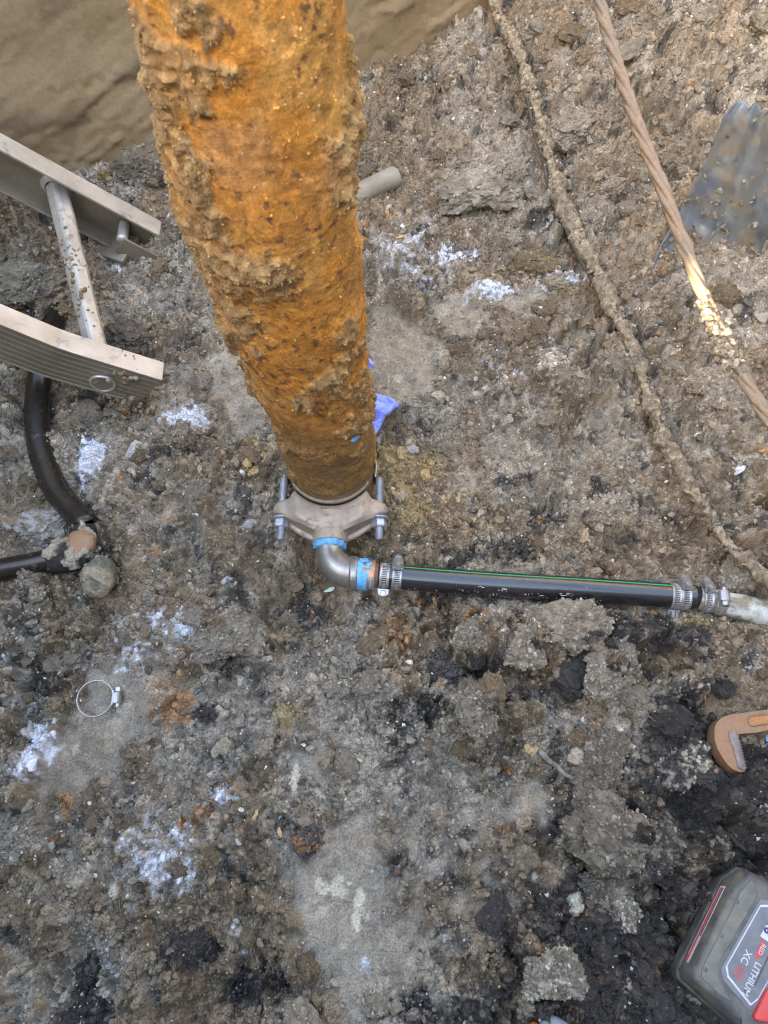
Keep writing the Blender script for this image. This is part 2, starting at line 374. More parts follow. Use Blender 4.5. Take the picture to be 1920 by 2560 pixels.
Z_SMOOTH = [(640,930,110,120,1.),(600,1080,90,80,.75),(1010,880,110,130,.95),(1180,800,110,70,.8),(1300,760,120,50,.8),(300,1770,130,110,1.),(230,1860,90,100,.7),(850,2230,150,190,1.),(1120,2210,170,150,.75),
    (760,1900,70,60,.7),(820,1960,120,60,.5),(1250,2010,110,70,.7),(1340,1990,70,60,.8),(430,950,80,60,.6),(1750,1010,90,60,.5),(1500,1030,60,60,.4),(960,2330,130,110,.7),(470,1270,90,50,.5),(1180,1230,60,80,.4)]
Z_DARK = [(1600,2330,440,300,1.0),(1800,1990,240,260,1.0),(1350,2500,300,100,.75),(1500,1640,300,90,.62),(1250,1480,300,40,.7),(1650,1590,180,50,.95),(1560,1560,140,40,.7),(470,2375,75,65,.85),(215,2440,40,50,.8),(130,1700,90,50,.7),(1310,1720,110,50,.6),(1000,1560,120,40,.45),
    (1180,1680,80,60,.65),(1560,2120,80,60,.9),(1380,2030,60,30,1.0),(1280,1390,90,50,.7),(1160,1400,90,50,.6),(1370,1300,60,40,.6),(470,1120,50,40,.6),(220,1000,130,90,.45),(1500,1240,70,40,.5),(620,2480,120,60,.7),(250,2540,140,50,.6),
    (780,1560,130,60,.45),(520,1790,60,40,.6),(1020,1790,140,60,.5),(340,1700,40,30,.7),(760,2100,40,60,.6),(60,780,80,60,.4),(100,640,120,80,.45)]
Z_RUST = [(430,1750,75,85,1.0),(500,1640,60,40,.7),(300,1240,60,40,.4),(170,2010,20,40,.9),(500,2045,60,40,.7),(610,1990,60,50,.6),(970,1600,90,60,.7),(1110,1500,70,50,.6),(1090,530,40,30,.5),(960,545,40,25,.8),(1380,480,60,60,.45),
    (280,1060,50,30,.5),(360,960,50,25,.7),(200,900,60,50,.45),(790,1900,20,20,.6),(1260,2070,18,18,.9),(1270,1920,16,16,.9),(1180,1560,40,40,.7),(1500,640,40,30,.6),(120,2080,30,20,.4),(440,1290,60,30,.6)]
Z_OCHRE = [(980,1170,150,70,1.0),(1000,1260,160,90,.85),(650,1160,60,60,.8),(900,1370,120,70,.6),(560,1160,60,40,.5),(1240,1310,50,50,.5),(730,1790,50,28,1.),(940,1390,90,50,.6),(1100,1330,120,60,.5),(1750,1560,60,30,.7),(1300,700,60,30,.5)]
Z_CREAM = [(830,2215,50,35,1.),(895,2260,14,60,.8),(740,1960,12,45,.8),(1440,2270,25,50,.8),(1745,1900,22,45,1.1),(290,2225,28,18,.9),(1560,2130,60,20,.4),(900,2100,10,30,.6),(1340,2200,18,24,.7),(1500,1810,60,30,.35)]
Z_ROUGH = [(1700,2200,260,200,1.),(1300,1900,160,110,.7),(1650,1650,220,90,.8),(1000,1650,160,90,.7),(560,2450,260,100,.7),(150,1650,160,110,.5),(1700,100,260,140,.8),(1200,200,300,160,.7),(1600,300,300,200,.8),(1540,2080,160,110,1.),(1250,1600,220,90,1.),(1150,1780,120,90,.9),(1450,1650,200,70,.9),(1380,2450,200,90,.8),(1700,1900,150,150,.8),(90,560,140,110,.6),(1250,480,120,80,.8),(600,1600,120,60,.6),(1800,1300,160,120,.7),(1500,900,200,160,.5),(200,2400,200,90,.6),(1500,2250,150,80,.7)]
Z_TAN = [(1600,300,420,300,.5),(1250,350,220,180,.4),(1600,1050,330,240,.8),(1300,560,200,160,.5),(100,800,200,300,.45),(380,1100,300,200,.3),(1200,1150,200,160,.4)]
def soil_masks(x, y):
    z = {k: zone(x, y, v) for k, v in dict(white=Z_WHITE, smooth=Z_SMOOTH, dark=Z_DARK, rust=Z_RUST, ochre=Z_OCHRE, cream=Z_CREAM, rough=Z_ROUGH, tan=Z_TAN).items()}
    n = fbm2(x*9, y*9, 31, 4)
    z['smooth'] = np.clip(sstep(.34, .70, z['smooth']+.34*n+.26*fbm2(x*30, y*30, 33, 3)-.25*z['rough']), 0, 1)
    return z
C_ = lambda *a: np.array(a, float)
BROWN, GREY, DARK, PALE = C_(.205,.154,.100), C_(.275,.238,.185), C_(.032,.029,.027), C_(.42,.37,.29)
RUST, OCHRE, WHITE, CREAM, TAN = C_(.32,.155,.050), C_(.37,.265,.115), C_(.62,.645,.70), C_(.54,.50,.40), C_(.262,.225,.170)
def lerp(a, b, f): return a+(b-a)*f[..., None]
def soil_color(x, y, z, rid, jit=.8):
    """albedo of the soil at x, y; rid: a random number per crumb"""
    n1 = fbm2(x*5, y*5, 51, 4); n2 = fbm2(x*22, y*22, 57, 4); n3 = fbm2(x*75, y*75, 61, 3)
    c = lerp(BROWN, GREY, sstep(-.25, .35, n1+.6*n2+.3*z['smooth']))
    c = lerp(c, TAN, np.clip(z['tan']*(.75+.6*n2), 0, 1))
    c = lerp(c, DARK, np.clip(sstep(.34, .75, z['dark']*1.0+.38*n2+.20*n1+.40*(.5-rid)), 0, .90))
    c = lerp(c, DARK, .75*sstep(.42, .80, n2*.8+n3*.3+.15+.35*(.5-rid))*(1-.75*z['smooth']))
    c = lerp(c, RUST, np.clip(sstep(.50, .95, z['rust']+.45*n2+.35*n3+.25*(rid-.5)), 0, .72))
    c = lerp(c, RUST, .45*sstep(.78, .95, fbm2(x*30+5, y*30, 71, 3)))
    c = lerp(c, OCHRE, np.clip(sstep(.45, 1.0, z['ochre']+.35*n2+.65*(rid-.5)), 0, .62))
    c = lerp(c, GREY*1.10, z['smooth']*.55); c = c*(1+z['smooth']*(.16*fbm2(x*14, y*14, 81, 4)+.12*fbm2(x*60, y*60, 83, 3)))[..., None]
    cool = sstep(-.02, -.30, y+.10*n1)[..., None]; c = c*(1-cool+cool*np.array([.94, .97, 1.0]))
    v = 1+jit*(rid-.5)*(1-.6*z['smooth'])
    c = c*v[..., None]*(1+.22*n3)[..., None]
    c = lerp(c, CREAM, sstep(.55, .75, z['cream']+.35*n3+.25*n2))
    c = lerp(c, PALE, .75*sstep(.955, .985, rid))
    wf = z['white']+.45*n2+.55*fbm2(x*110, y*110, 63, 3)+.22*(rid-.5)-.06
    c = lerp(c, WHITE, np.clip(.30*sstep(.30, .62, wf)*(z['white'] > .02)+.95*sstep(.66, .84, wf), 0, 1))
    return np.clip(c, .012, .92)

GX0, GX1, GY0, GY1 = -.74, .95, -.74, 1.28; STEP = .0025
gx = np.arange(GX0, GX1, STEP); gy = np.arange(GY0, GY1, STEP); X, Y = np.meshgrid(gx, gy)
ZM = soil_masks(X, Y)
rough = np.clip(1-.90*ZM['smooth'], 0, 1)*(.46+.55*ZM['rough']+.34*sstep(-.3, .5, fbm2(X*4, Y*4, 41, 3)))
wx = X+.006*fbm2(X*55, Y*55, 5, 3); wy = Y+.006*fbm2(X*55+9, Y*55, 6, 3)
big, _ = lumps(wx, wy, .060, 100, .30, .75, .5)
mid, i1 = lumps(wx, wy, .026, 120, .40, .80, .8)
sml, i2 = lumps(wx+.3, wy, .0125, 140, .45, .85, .9)
tin, i3 = lumps(wx+.1, wy+.5, .0066, 160, .5, .9, .9)
bigsel = sstep(.05, .35, fbm2(X*7, Y*7, 44, 3)+.55*ZM['rough']-.1)
H = hbase(X, Y)+.016*fbm2(X*4.5, Y*4.5, 21, 4)+.0065*fbm2(X*17, Y*17, 25, 4)*(.35+.65*rough)
rough = rough*(1-.30*sstep(.45, .85, Y))
H = H+rough*(.052*np.maximum(big, -.2)*bigsel+.0290*mid*(.35+.65*bigsel)+.0185*sml+.0070*tin)
H = H+.0015*fbm2(X*110, Y*110, 27, 3)+.0030*fbm2(X*34, Y*34, 30, 3)*ZM['smooth']
cr = np.abs(fbm2(wx*28+3, wy*28, 29, 3)); H = H-.0080*(1-sstep(.0, .040, cr))*sstep(.0, .3, perlin2(X*6, Y*6, 28))     # drying cracks
H = H+.0035*sstep(.62, .85, ZM['white']+.42*fbm2(X*22, Y*22, 57, 4)+.3*fbm2(X*120, Y*120, 63, 3))
pit_ = fbm2(wx*15+2, wy*15, 35, 3)+.35*fbm2(wx*45, wy*45, 36, 2); H = H-.030*sstep(.34, .52, pit_)*np.clip(.25+ZM['rough'], 0, 1)*(1-ZM['smooth'])*sstep(.62, .30, Y)          # holes between the dug lumps
# trampled hollows and raised lumps seen in the photograph
for (u, v, r_, a_) in [(1540,2080,.060,.035),(1600,2185,.030,-.050),(1500,2200,.026,-.045),(1275,1590,.022,-.040),(1470,2010,.025,-.040),(1195,1650,.022,-.030),(1400,1740,.025,-.030),(330,870,.035,-.040),(560,2470,.04,-.035),(1730,2030,.03,-.035),(1120,620,.03,-.02),(1490,2180,.05,-.02),(1720,1960,.06,-.03),(200,2450,.05,-.035),(620,2490,.08,-.025),(1310,1600,.05,.022),(1540,1620,.055,.018),(420,1770,.035,.012),(1850,1850,.08,-.025),
                       (1190,1790,.04,.02),(400,2160,.06,.012),(720,1740,.05,.015),(1280,420,.06,.03),(300,1020,.08,-.015),(1100,1530,.05,-.02),(830,1400,.05,-.012),(1600,2230,.06,-.02),(160,620,.08,.02),(1370,1780,.06,.015),(520,2330,.05,-.018),(1660,650,.08,.02)]:
    p = hit(u, v); H = H+a_*np.exp(-((X-p[0])**2+(Y-p[1])**2)/(r_*r_)*1.2)
# keep the soil clear of the casing and the black pipe
pp0, pp1 = PZ(905, 1430, .045), PZ(1660, 1488, .036)
tt = np.clip(((X-pp0[0])*(pp1[0]-pp0[0])+(Y-pp0[1])*(pp1[1]-pp0[1]))/((pp1[:2]-pp0[:2])**2).sum(), -.1, 1.6)
dpipe = np.hypot(X-(pp0[0]+tt*(pp1[0]-pp0[0])), Y-(pp0[1]+tt*(pp1[1]-pp0[1])))
lim = (.045-.009*tt)-.0185+.9*np.maximum(dpipe-.012, 0)+.012*fbm2(X*30, Y*30, 77, 2)*sstep(0, .03, dpipe)
H = np.where(X > -.06, np.minimum(H, lim+.6*np.maximum(dpipe-.03, 0)), H)
dsad = np.hypot(X, Y+.10); H = np.minimum(H, -.004+.55*np.maximum(dsad-.075, 0)+.006*fbm2(X*40, Y*40, 78, 2))
wa, wb = hit(1800, 1815), hit(2300, 1765); tw_ = np.clip(((X-wa[0])*(wb[0]-wa[0])+(Y-wa[1])*(wb[1]-wa[1]))/((wb[:2]-wa[:2])**2).sum(), 0, 1)       # level ground where the wrench lies
dw_ = np.hypot(X-(wa[0]+tw_*(wb[0]-wa[0])), Y-(wa[1]+tw_*(wb[1]-wa[1]))); H = np.minimum(H, wa[2]+.006+.8*np.maximum(dw_-.035, 0)+.008*fbm2(X*35, Y*35, 79, 3))
HG = H
def hz(x, y):
    fx = np.clip((np.asarray(x)-GX0)/STEP, 0, len(gx)-1.001); fy = np.clip((np.asarray(y)-GY0)/STEP, 0, len(gy)-1.001)
    i, j = fx.astype(int), fy.astype(int); a, b = fx-i, fy-j
    return (HG[j,i]*(1-a)+HG[j,i+1]*a)*(1-b)+(HG[j+1,i]*(1-a)+HG[j+1,i+1]*a)*b
def hsoft(x, y, r=.02):
    a = np.linspace(0, 6.283, 9)[:-1]; return float(np.mean(np.r_[hz(np.array([x]), np.array([y])), hz(x+r*np.cos(a), y+r*np.sin(a))]))
def hitg(u, v): return hit(u, v, lambda x, y: float(hz(np.array([x]), np.array([y]))[0]))
rid = .42*i1+.36*i2+.22*i3; rid = np.clip((rid-.5)*1.6+.5, 0, .96); RIDG = rid.copy()
rid = np.where(i2 > .965, .99, rid)
colg = soil_color(X, Y, ZM, rid)
g = link('pit_floor', mesh_np('pit_floor', np.stack([X, Y, H], -1).reshape(-1, 3), grid_faces(len(gy), len(gx)), colg.reshape(-1, 3)), M['soil'])
tag(g, 'crumbly grey brown clay soil of the dug pit floor and bank', 'soil', kind='structure')

tick('---- smooth dug face')
# ---- smooth dug face of the pit, top left
W0, W1 = np.array([-.60, .60])+np.array([.51, -.86])*.08, np.array([.215, 1.085])+np.array([.51, -.86])*.10; we = (W1-W0)/np.linalg.norm(W1-W0); wn = np.array([we[1], -we[0]])
s_ = np.arange(-.75, 1.15, .0055); t_ = np.r_[np.arange(-.12, .62, .0055), np.arange(.62, 1.68, .03)]; SS, TT = np.meshgrid(s_, t_)
st = SS*1.0+.35*TT
d = .016*fbm2(SS*1.2, TT*1.0, 201, 2)+.0012*fbm2(SS*3, (TT-.25*SS)*10, 205, 4)
led = fbm2(st*5+.4, (TT-.28*SS)*20, 211, 4); d = d+.0022*sstep(.34, .40, led)+.0030*sstep(.58, .62, led)          # torn ledges
d = d+.0013*fbm2(SS*7, (TT-.30*SS)*80, 215, 3)+.0022*fbm2(SS*45, TT*60, 217, 3)*sstep(.1, .5, fbm2(SS*7, TT*9, 219, 2))
pits = fbm2(SS*26, TT*34, 223, 3); d = d-.0022*sstep(.55, .72, pits)
bx = W0[0]+we[0]*SS-wn[0]*(TT*.22)+wn[0]*d; by = W0[1]+we[1]*SS-wn[1]*(TT*.22)+wn[1]*d
nn = fbm2(SS*6, (TT-.28*SS)*18, 231, 4)
cw = lerp(C_(.215,.155,.084), C_(.280,.210,.122), sstep(-.4, .5, nn)); cw = lerp(cw, C_(.12,.088,.052), .6*sstep(.25, .6, fbm2(SS*8, TT*12, 237, 4)))
cw = lerp(cw, C_(.36,.30,.20), .25*sstep(.45, .62, fbm2(SS*16, (TT-.3*SS)*40, 241, 4)))
pw = link('pit_wall', mesh_np('pit_wall', np.stack([bx, by, TT-.02], -1).reshape(-1, 3), grid_faces(*SS.shape)[:, ::-1], cw.reshape(-1, 3)), M['claywall'])
tag(pw, 'smooth smeared brown clay face of the pit', 'clay wall', kind='structure')

# ---- the rest of the pit and the land round it (out of the picture: shade and bounce)
th = np.linspace(0, 2*np.pi, 901)[:-1]; rr_ = np.array([.90, 1.12, 1.22, 1.30, 1.36, 1.42, 1.55, 1.75, 1.95, 2.15, 2.4, 2.8, 3.5, 5, 9, 20, 60])
zz_ = np.array([-.10, -.08, .50, 1.10, 1.50, 1.58,  1.60, 1.6, 1.6, 1.6, 1.6, 1.6, 1.6, 1.6, 1.6, 1.6, 1.6])
TH, RR = np.meshgrid(th, rr_); cx_, cy_ = .05, .22
aS = math.atan2(S.y, S.x); dth = (TH-aS+np.pi) % (2*np.pi)-np.pi
ZZ = zz_[:, None]+0*TH; hor = np.exp(-((RR-2.1)/.32)**2)                     # added unseen ridge on the sunny side, there to block the sun
lit = PD(1775, 780, .70)                                                      # where the sun reaches the cable through a gap cut in the added ridge
PX, PY = cx_+RR*np.cos(TH), cy_+RR*np.sin(TH)
sh = np.array([S.x, S.y])/math.hypot(S.x, S.y); perp = np.array([-sh[1], sh[0]])
off = (PX-lit[0])*perp[0]+(PY-lit[1])*perp[1]
rel = (PX-lit[0])*sh[0]+(PY-lit[1])*sh[1]
zb = lit[2]+rel*math.tan(SUN_EL)-.002
ridge = 1.6+hor*.65*np.exp(-(dth/1.1)**4)
gap = (off > -.10) & (off < .13) & (rel > 0)
ZZ = np.where((RR > 1.5) & (RR < 3), ridge, ZZ)
ZZ = ZZ+np.where(RR > 1.3, .02, .03)*fbm2(PX*3, PY*3, 301, 3)*1.0
ZZ = np.where(gap & (RR > 1.15) & (RR < 3.2), np.minimum(ZZ, zb), ZZ)
cs = lerp(C_(.24,.19,.13), C_(.19,.16,.115), sstep(-.3, .3, fbm2(PX*2, PY*2, 305, 3)))
sg = link('surrounding_ground', mesh_np('surrounding_ground', np.stack([PX, PY, ZZ], -1).reshape(-1, 3), grid_faces(len(rr_), 900, True), cs.reshape(-1, 3)), M['soil'])
tag(sg, 'bare brown earth around the pit with an added ridge to block the sun', 'ground', kind='structure')

tick('------- loose crumbs')
# ------------------------------------------------------------------ loose crumbs (too many to count)
def ico(sub):
    bm = bmesh.new(); bmesh.ops.create_icosphere(bm, subdivisions=sub, radius=1); bm.verts.ensure_lookup_table()
    V = np.array([v.co[:] for v in bm.verts]); F = np.array([[v.index for v in f.verts] for f in bm.faces]); bm.free(); return V, F
I1, I1F = ico(1); I2, I2F = ico(2); I3, I3F = ico(3); I4, I4F = ico(4); I5, I5F = ico(5)
def crumbs(cx, cy, cz, rad, Vb, Fb, jit, flat, colors):
    n = len(cx); q = rng.normal(size=(n, 4)); q /= np.linalg.norm(q, axis=1)[:, None]; a, b, c, e = q.T
    Rm = np.stack([1-2*(c*c+e*e), 2*(b*c-a*e), 2*(b*e+a*c), 2*(b*c+a*e), 1-2*(b*b+e*e), 2*(c*e-a*b), 2*(b*e-a*c), 2*(c*e+a*b), 1-2*(b*b+c*c)], 1).reshape(n, 3, 3)
    sc = rad[:, None]*np.stack([rng.uniform(.8, 1.35, n), rng.uniform(.7, 1.1, n), rng.uniform(*flat, n)], 1)
    V = Vb[None]*(1+rng.uniform(-jit, jit, (n, len(Vb), 1)))*sc[:, None, :]
    V = np.einsum('nij,nvj->nvi', Rm, V)+np.stack([cx, cy, cz], 1)[:, None, :]
    F = Fb[None]+(np.arange(n)*len(Vb))[:, None, None]
    return V.reshape(-1, 3), F.reshape(-1, 3), np.repeat(colors, len(Vb), 0)
def in_view(x, y, m=.09):
    P = np.stack([x, y, np.zeros_like(x)], -1)-CAM; dep = P@FW; u = P[..., 0]/dep; v = (P@UP)/dep
    return (np.abs(u) < .5+m) & (np.abs(v) < .666+m)
def scatter(n, thr):
    x = rng.uniform(GX0+.02, GX1-.02, n); y = rng.uniform(GY0+.02, GY1-.02, n); k = in_view(x, y); x, y = x[k], y[k]
    return x, y
def crumb_set(n, rlo, rhi, Vb, Fb, jit, flat, sink, smoothkeep, pw_=2.2):
    x, y = scatter(n, 0); z = soil_masks(x, y)
    dens = (1-z['smooth'])*(.35+.65*sstep(-.3, .4, fbm2(x*8, y*8, 401, 3)+.7*z['rough']))+smoothkeep
    k = (rng.random(len(x)) < dens) & (np.hypot(x, y) > .062) & ((np.abs(y+.155) > .05) | (x < -.03)); x, y = x[k], y[k]; z = {q: v[k] for q, v in z.items()}
    rad = rlo+(rhi-rlo)*rng.random(len(x))**pw_; c = soil_color(x, y, z, rng.random(len(x)), jit=1.05)
    return crumbs(x, y, hz(x, y)+rad*sink, rad, Vb, Fb, jit, flat, c)
CR_P, CR_R, CR_C, CR_I = [], [], [], []                    # points, radii, colours, shape numbers of all loose crumbs
def gsample(A, x, y): return A[np.clip(np.rint((y-GY0)/STEP).astype(int), 0, A.shape[0]-1), np.clip(np.rint((x-GX0)/STEP).astype(int), 0, A.shape[1]-1)]
def crumb_set(n, rlo, rhi, sink, smoothkeep, pw_, shapes, jit=1.0, speck=.0):
    x = rng.uniform(GX0+.02, GX1-.02, n); y = rng.uniform(GY0+.02, GY1-.02, n); k = in_view(x, y); x, y = x[k], y[k]; z = soil_masks(x, y)
    dens = (1-z['smooth'])*(.40+.60*sstep(-.3, .4, fbm2(x*8, y*8, 401, 3)+.7*z['rough']))+smoothkeep
    k = (rng.random(len(x)) < dens) & (np.hypot(x-.012, y-.014) > .058) & ((gsample(dpipe, x, y) > .017) | (x < .0)); x, y = x[k], y[k]; z = {q: v[k] for q, v in z.items()}
    r_ = rlo+(rhi-rlo)*rng.random(len(x))**pw_; c = soil_color(x, y, z, .38*gsample(RIDG, x, y)+.62*rng.random(len(x)), jit=jit)
    if speck: c = np.where((rng.random(len(x)) < speck)[:, None], C_(.62, .58, .50)*rng.uniform(.6, 1.2, (len(x), 1)), c)
    CR_P.append(np.stack([x, y, hz(x, y)+r_*sink], 1)); CR_R.append(r_); CR_C.append(c); CR_I.append(rng.choice(shapes, len(x)))
crumb_set(360000, .0009, .0026, .15, .12, 1.6, range(0, 6), 1.2, .025)
crumb_set(52000, .0024, .0056, .12, .012, 1.8, range(0, 14), 1.1, .008)
crumb_set(4600, .0055, .0105, .08, .004, 1.5, range(6, 14), 1.0)
def crumb_shape(seed, sub):
    r_ = np.random.default_rng(seed); Vb, Fb = (I2, I2F) if sub == 2 else (I3, I3F); V = Vb.copy()
    for k in range(9):
        nrm = r_.normal(size=3); nrm /= np.linalg.norm(nrm); ex_ = np.maximum(V@nrm-r_.uniform(.45, .85), 0); V = V-nrm*ex_[:, None]*.95
    V = V*(1+.28*fbm3(V[:, 0]*1.7+seed, V[:, 1]*1.7, V[:, 2]*1.7, seed, 2)+r_.uniform(-.07, .07, len(V)))[:, None]*np.array([1.25, .95, .68])
    return mesh_np('crumb_shape', V, Fb, smooth=False)
CSH = bpy.data.collections.new('crumb shapes')
for k in range(14):
    q_ = bpy.data.objects.new('crumb_%02d' % k, crumb_shape(40+k, 2 if k < 6 else 3)); q_.data.materials.append(M['crumb_i']); CSH.objects.link(q_)
def instancer(name, P, Rd, Cc, Id, parent=None, loc=(0, 0, 0)):
    P = np.asarray(P)-np.asarray(loc, float); n = len(P); me = bpy.data.meshes.new(name); me.vertices.add(n); me.vertices.foreach_set('co', P.astype(np.float32).ravel())
    me.attributes.new('rot', 'FLOAT_VECTOR', 'POINT').data.foreach_set('vector', rng.uniform(0, 6.283, (n, 3)).astype(np.float32).ravel())
    me.attributes.new('scl', 'FLOAT', 'POINT').data.foreach_set('value', np.asarray(Rd, np.float32)); me.attributes.new('pid', 'INT', 'POINT').data.foreach_set('value', np.asarray(Id, np.int32))
    c4 = np.ones((n, 4), np.float32); c4[:, :3] = np.clip(Cc, .01, .9); me.attributes.new('Col', 'FLOAT_COLOR', 'POINT').data.foreach_set('color', c4.ravel()); me.update()
    o = link(name, me, None, parent); md = o.modifiers.new('crumbs', 'NODES'); gt = bpy.data.node_groups.new('crumbs', 'GeometryNodeTree'); md.node_group = gt
    gt.interface.new_socket('Geometry', in_out='INPUT', socket_type='NodeSocketGeometry'); gt.interface.new_socket('Geometry', in_out='OUTPUT', socket_type='NodeSocketGeometry')
    gi, go = gt.nodes.new('NodeGroupInput'), gt.nodes.new('NodeGroupOutput'); ip = gt.nodes.new('GeometryNodeInstanceOnPoints'); ci = gt.nodes.new('GeometryNodeCollectionInfo')
    ci.inputs[0].default_value = CSH; ci.inputs[1].default_value = True; ci.inputs[2].default_value = True; ip.inputs['Pick Instance'].default_value = True
    def na(nm, ty):
        q_ = gt.nodes.new('GeometryNodeInputNamedAttribute'); q_.data_type = ty; q_.inputs[0].default_value = nm; return q_.outputs[0]
    gt.links.new(gi.outputs[0], ip.inputs['Points']); gt.links.new(ci.outputs[0], ip.inputs['Instance']); gt.links.new(na('pid', 'INT'), ip.inputs['Instance Index'])
    gt.links.new(na('rot', 'FLOAT_VECTOR'), ip.inputs['Rotation']); gt.links.new(na('scl', 'FLOAT'), ip.inputs['Scale']); gt.links.new(ip.outputs[0], go.inputs[0]); return o

tick('--------- clods that')
# ------------------------------------------------------------------ clods that can be picked out one by one
def clod_mesh(seed, colr, sub=3, pale=None, elong=1.0):
    r_ = np.random.default_rng(seed); Vb, Fb = (I5, I5F) if sub == 4 else (I4, I4F); V = Vb.copy()
    for k in range(14):                                   # knock flat faces off
        nrm = r_.normal(size=3); nrm /= np.linalg.norm(nrm); dd = r_.uniform(.58, .9); ex = np.maximum(V@nrm-dd, 0); V = V-nrm*ex[:, None]*.88
    o_ = seed*3.7
    V = V*(1+.26*fbm3(V[:, 0]*1.6+o_, V[:, 1]*1.6, V[:, 2]*1.6, seed, 3)[:, None])
    U_ = V.copy(); g1 = fbm3(U_[:, 0]*4.5+o_, U_[:, 1]*4.5, U_[:, 2]*4.5, seed+5, 2); g2 = fbm3(U_[:, 0]*10+o_, U_[:, 1]*10, U_[:, 2]*10, seed+6, 2)
    V = V*(1+.20*(.35-np.abs(g1))+.13*(.35-np.abs(g2))+r_.uniform(-.03, .03, len(V)))[:, None]
    V = V*np.array([1.2*elong, .95, .72]); nn_ = fbm3(V[:, 0]*3+o_, V[:, 1]*3, V[:, 2]*3, seed+9, 4); n2_ = fbm3(V[:, 0]*9+o_, V[:, 1]*9, V[:, 2]*9, seed+12, 3)
    c = np.asarray(colr)*(1+.35*nn_+.25*n2_)[:, None]
    if pale is not None: c = lerp(c, np.asarray(pale), .75*sstep(.1, .6, nn_+.35*V[:, 2]+.5*n2_))
    return mesh_np('clod', V, Fb, np.clip(c, .02, .85), smooth=False)
protos = [clod_mesh(500+k, [BROWN*1.05, GREY, TAN*.9, DARK*2.0, BROWN*.8, GREY*.85, DARK*1.4, TAN][k % 8], 3) for k in range(16)]
for p_ in protos: p_.materials.append(M['mud'])
PV = []
for p_ in protos:
    n_ = len(p_.vertices); co = np.empty(n_*3, np.float32); p_.vertices.foreach_get('co', co); cb = np.empty(n_*4, np.float32); p_.attributes['Col'].data.foreach_get('color', cb); PV.append((co.reshape(-1, 3), cb.reshape(-1, 4)[:, :3]))
MARKS = [(t_, hit(u_, v_)) for (t_, u_, v_) in [('beside the loose ring clamp', 249, 1743), ('by the muddy tee fitting', 210, 1380), ('under the ladder', 200, 900), ('at the foot of the clay wall', 150, 560), ('left of the rusty casing', 520, 1000),
    ('behind the rusty casing', 1000, 700), ('by the grey stake stub', 1020, 480), ('high up beside the muddy cable', 1290, 200), ('below the white crusted slab', 1300, 560), ('in the middle of the bank by the muddy cable', 1560, 850), ('low down beside the muddy cable', 1780, 1300),
    ('between the two cables', 1500, 350), ('beside the bent sheet metal', 1800, 620), ('above the bent sheet metal', 1850, 120), ('under the sunlit cable', 1780, 950), ('above the middle of the black pipe', 1280, 1250), ('above the clamped pipe end', 1600, 1350), ('by the iron elbow', 800, 1550),
    ('just below the black pipe', 1200, 1600), ('below the clamped pipe end', 1650, 1640), ('beside the wrench', 1740, 1830), ('by the grey twig', 1400, 1920), ('near the biggest grey lump', 1560, 2150), ('beside the battery', 1640, 2380), ('by the pale crusted clod', 1330, 2420), ('on the edge of the smooth clay', 1000, 2150),
    ('near the cream stain on smooth clay', 780, 2300), ('beside the coal black lump', 470, 2400), ('by the rust stain', 440, 1800), ('near the powdery white patch', 120, 1950), ('among the lower left white powder', 330, 2180), ('in the dark soil of the near corner', 100, 2450), ('on the ochre crumbs by the saddle clamp', 1030, 1230)]]
nc = 0; placed = []
cand = np.stack([rng.uniform(GX0+.05, GX1-.05, 4200), rng.uniform(GY0+.05, GY1-.1, 4200)], 1); cand = cand[in_view(cand[:, 0], cand[:, 1], 0)]
zc = soil_masks(cand[:, 0], cand[:, 1])
for ci, (x, y) in enumerate(cand):
    if nc >= 255: break
    z = {q: v[ci:ci+1] for q, v in zc.items()}
    if rng.random() > (1-z['smooth'][0])*(.25+.75*z['rough'][0]): continue
    if math.hypot(x, y+.08) < .15 or (abs(y+.15) < .06 and x > -.05): continue
    r0 = .0090+.022*rng.random()**1.7*(.45+.75*z['rough'][0])
    if any(math.hypot(x-q[0], y-q[1]) < (r0+q[2])*1.1 for q in placed): continue
    placed.append((x, y, r0)); dk = z['dark'][0] > .45; tn = z['tan'][0] > .35
    k = rng.choice([3, 6, 11, 14, 13]) if dk else (rng.choice([2, 7, 10, 15, 8]) if tn else rng.choice([0, 1, 4, 5, 9, 12]))
    o = link('soil_clod', protos[int(k)]); o.location = (x, y, hsoft(x, y, .01)+r0*.10); o.scale = (r0,)*3; o.rotation_euler = (rng.uniform(-.4, .4), rng.uniform(-.4, .4), rng.uniform(0, 6.28))
    nm = 'black' if k in (3, 6, 11, 14) else {0: 'brown', 1: 'grey', 2: 'tan', 4: 'dark brown', 5: 'dull grey', 7: 'pale tan', 8: 'brown', 9: 'grey', 10: 'tan', 12: 'dark brown', 13: 'dull grey', 15: 'pale tan'}[int(k)]
    lm = min(MARKS, key=lambda q: math.hypot(q[1][0]-x, q[1][1]-y))[0]
    tag(o, '%s %s clay clod lying %s' % ('tiny' if r0 < .0105 else ('small' if r0 < .015 else 'chunky'), nm, lm), 'clod', 'loose clods on the pit floor'); nc += 1
    qv, qc = PV[int(k)]; Mw = np.array(Matrix.LocRotScale(o.location, o.rotation_euler, o.scale)); kk_ = rng.integers(0, len(qv), int(30+r0*6500))
    CR_P.append(qv[kk_]@Mw[:3, :3].T+Mw[:3, 3]); CR_R.append(.0007+.0018*rng.random(len(kk_))**2); CR_C.append(qc[kk_]*rng.uniform(.6, 1.5, (len(kk_), 1))); CR_I.append(rng.integers(0, 6, len(kk_)))
tick('def hero(')
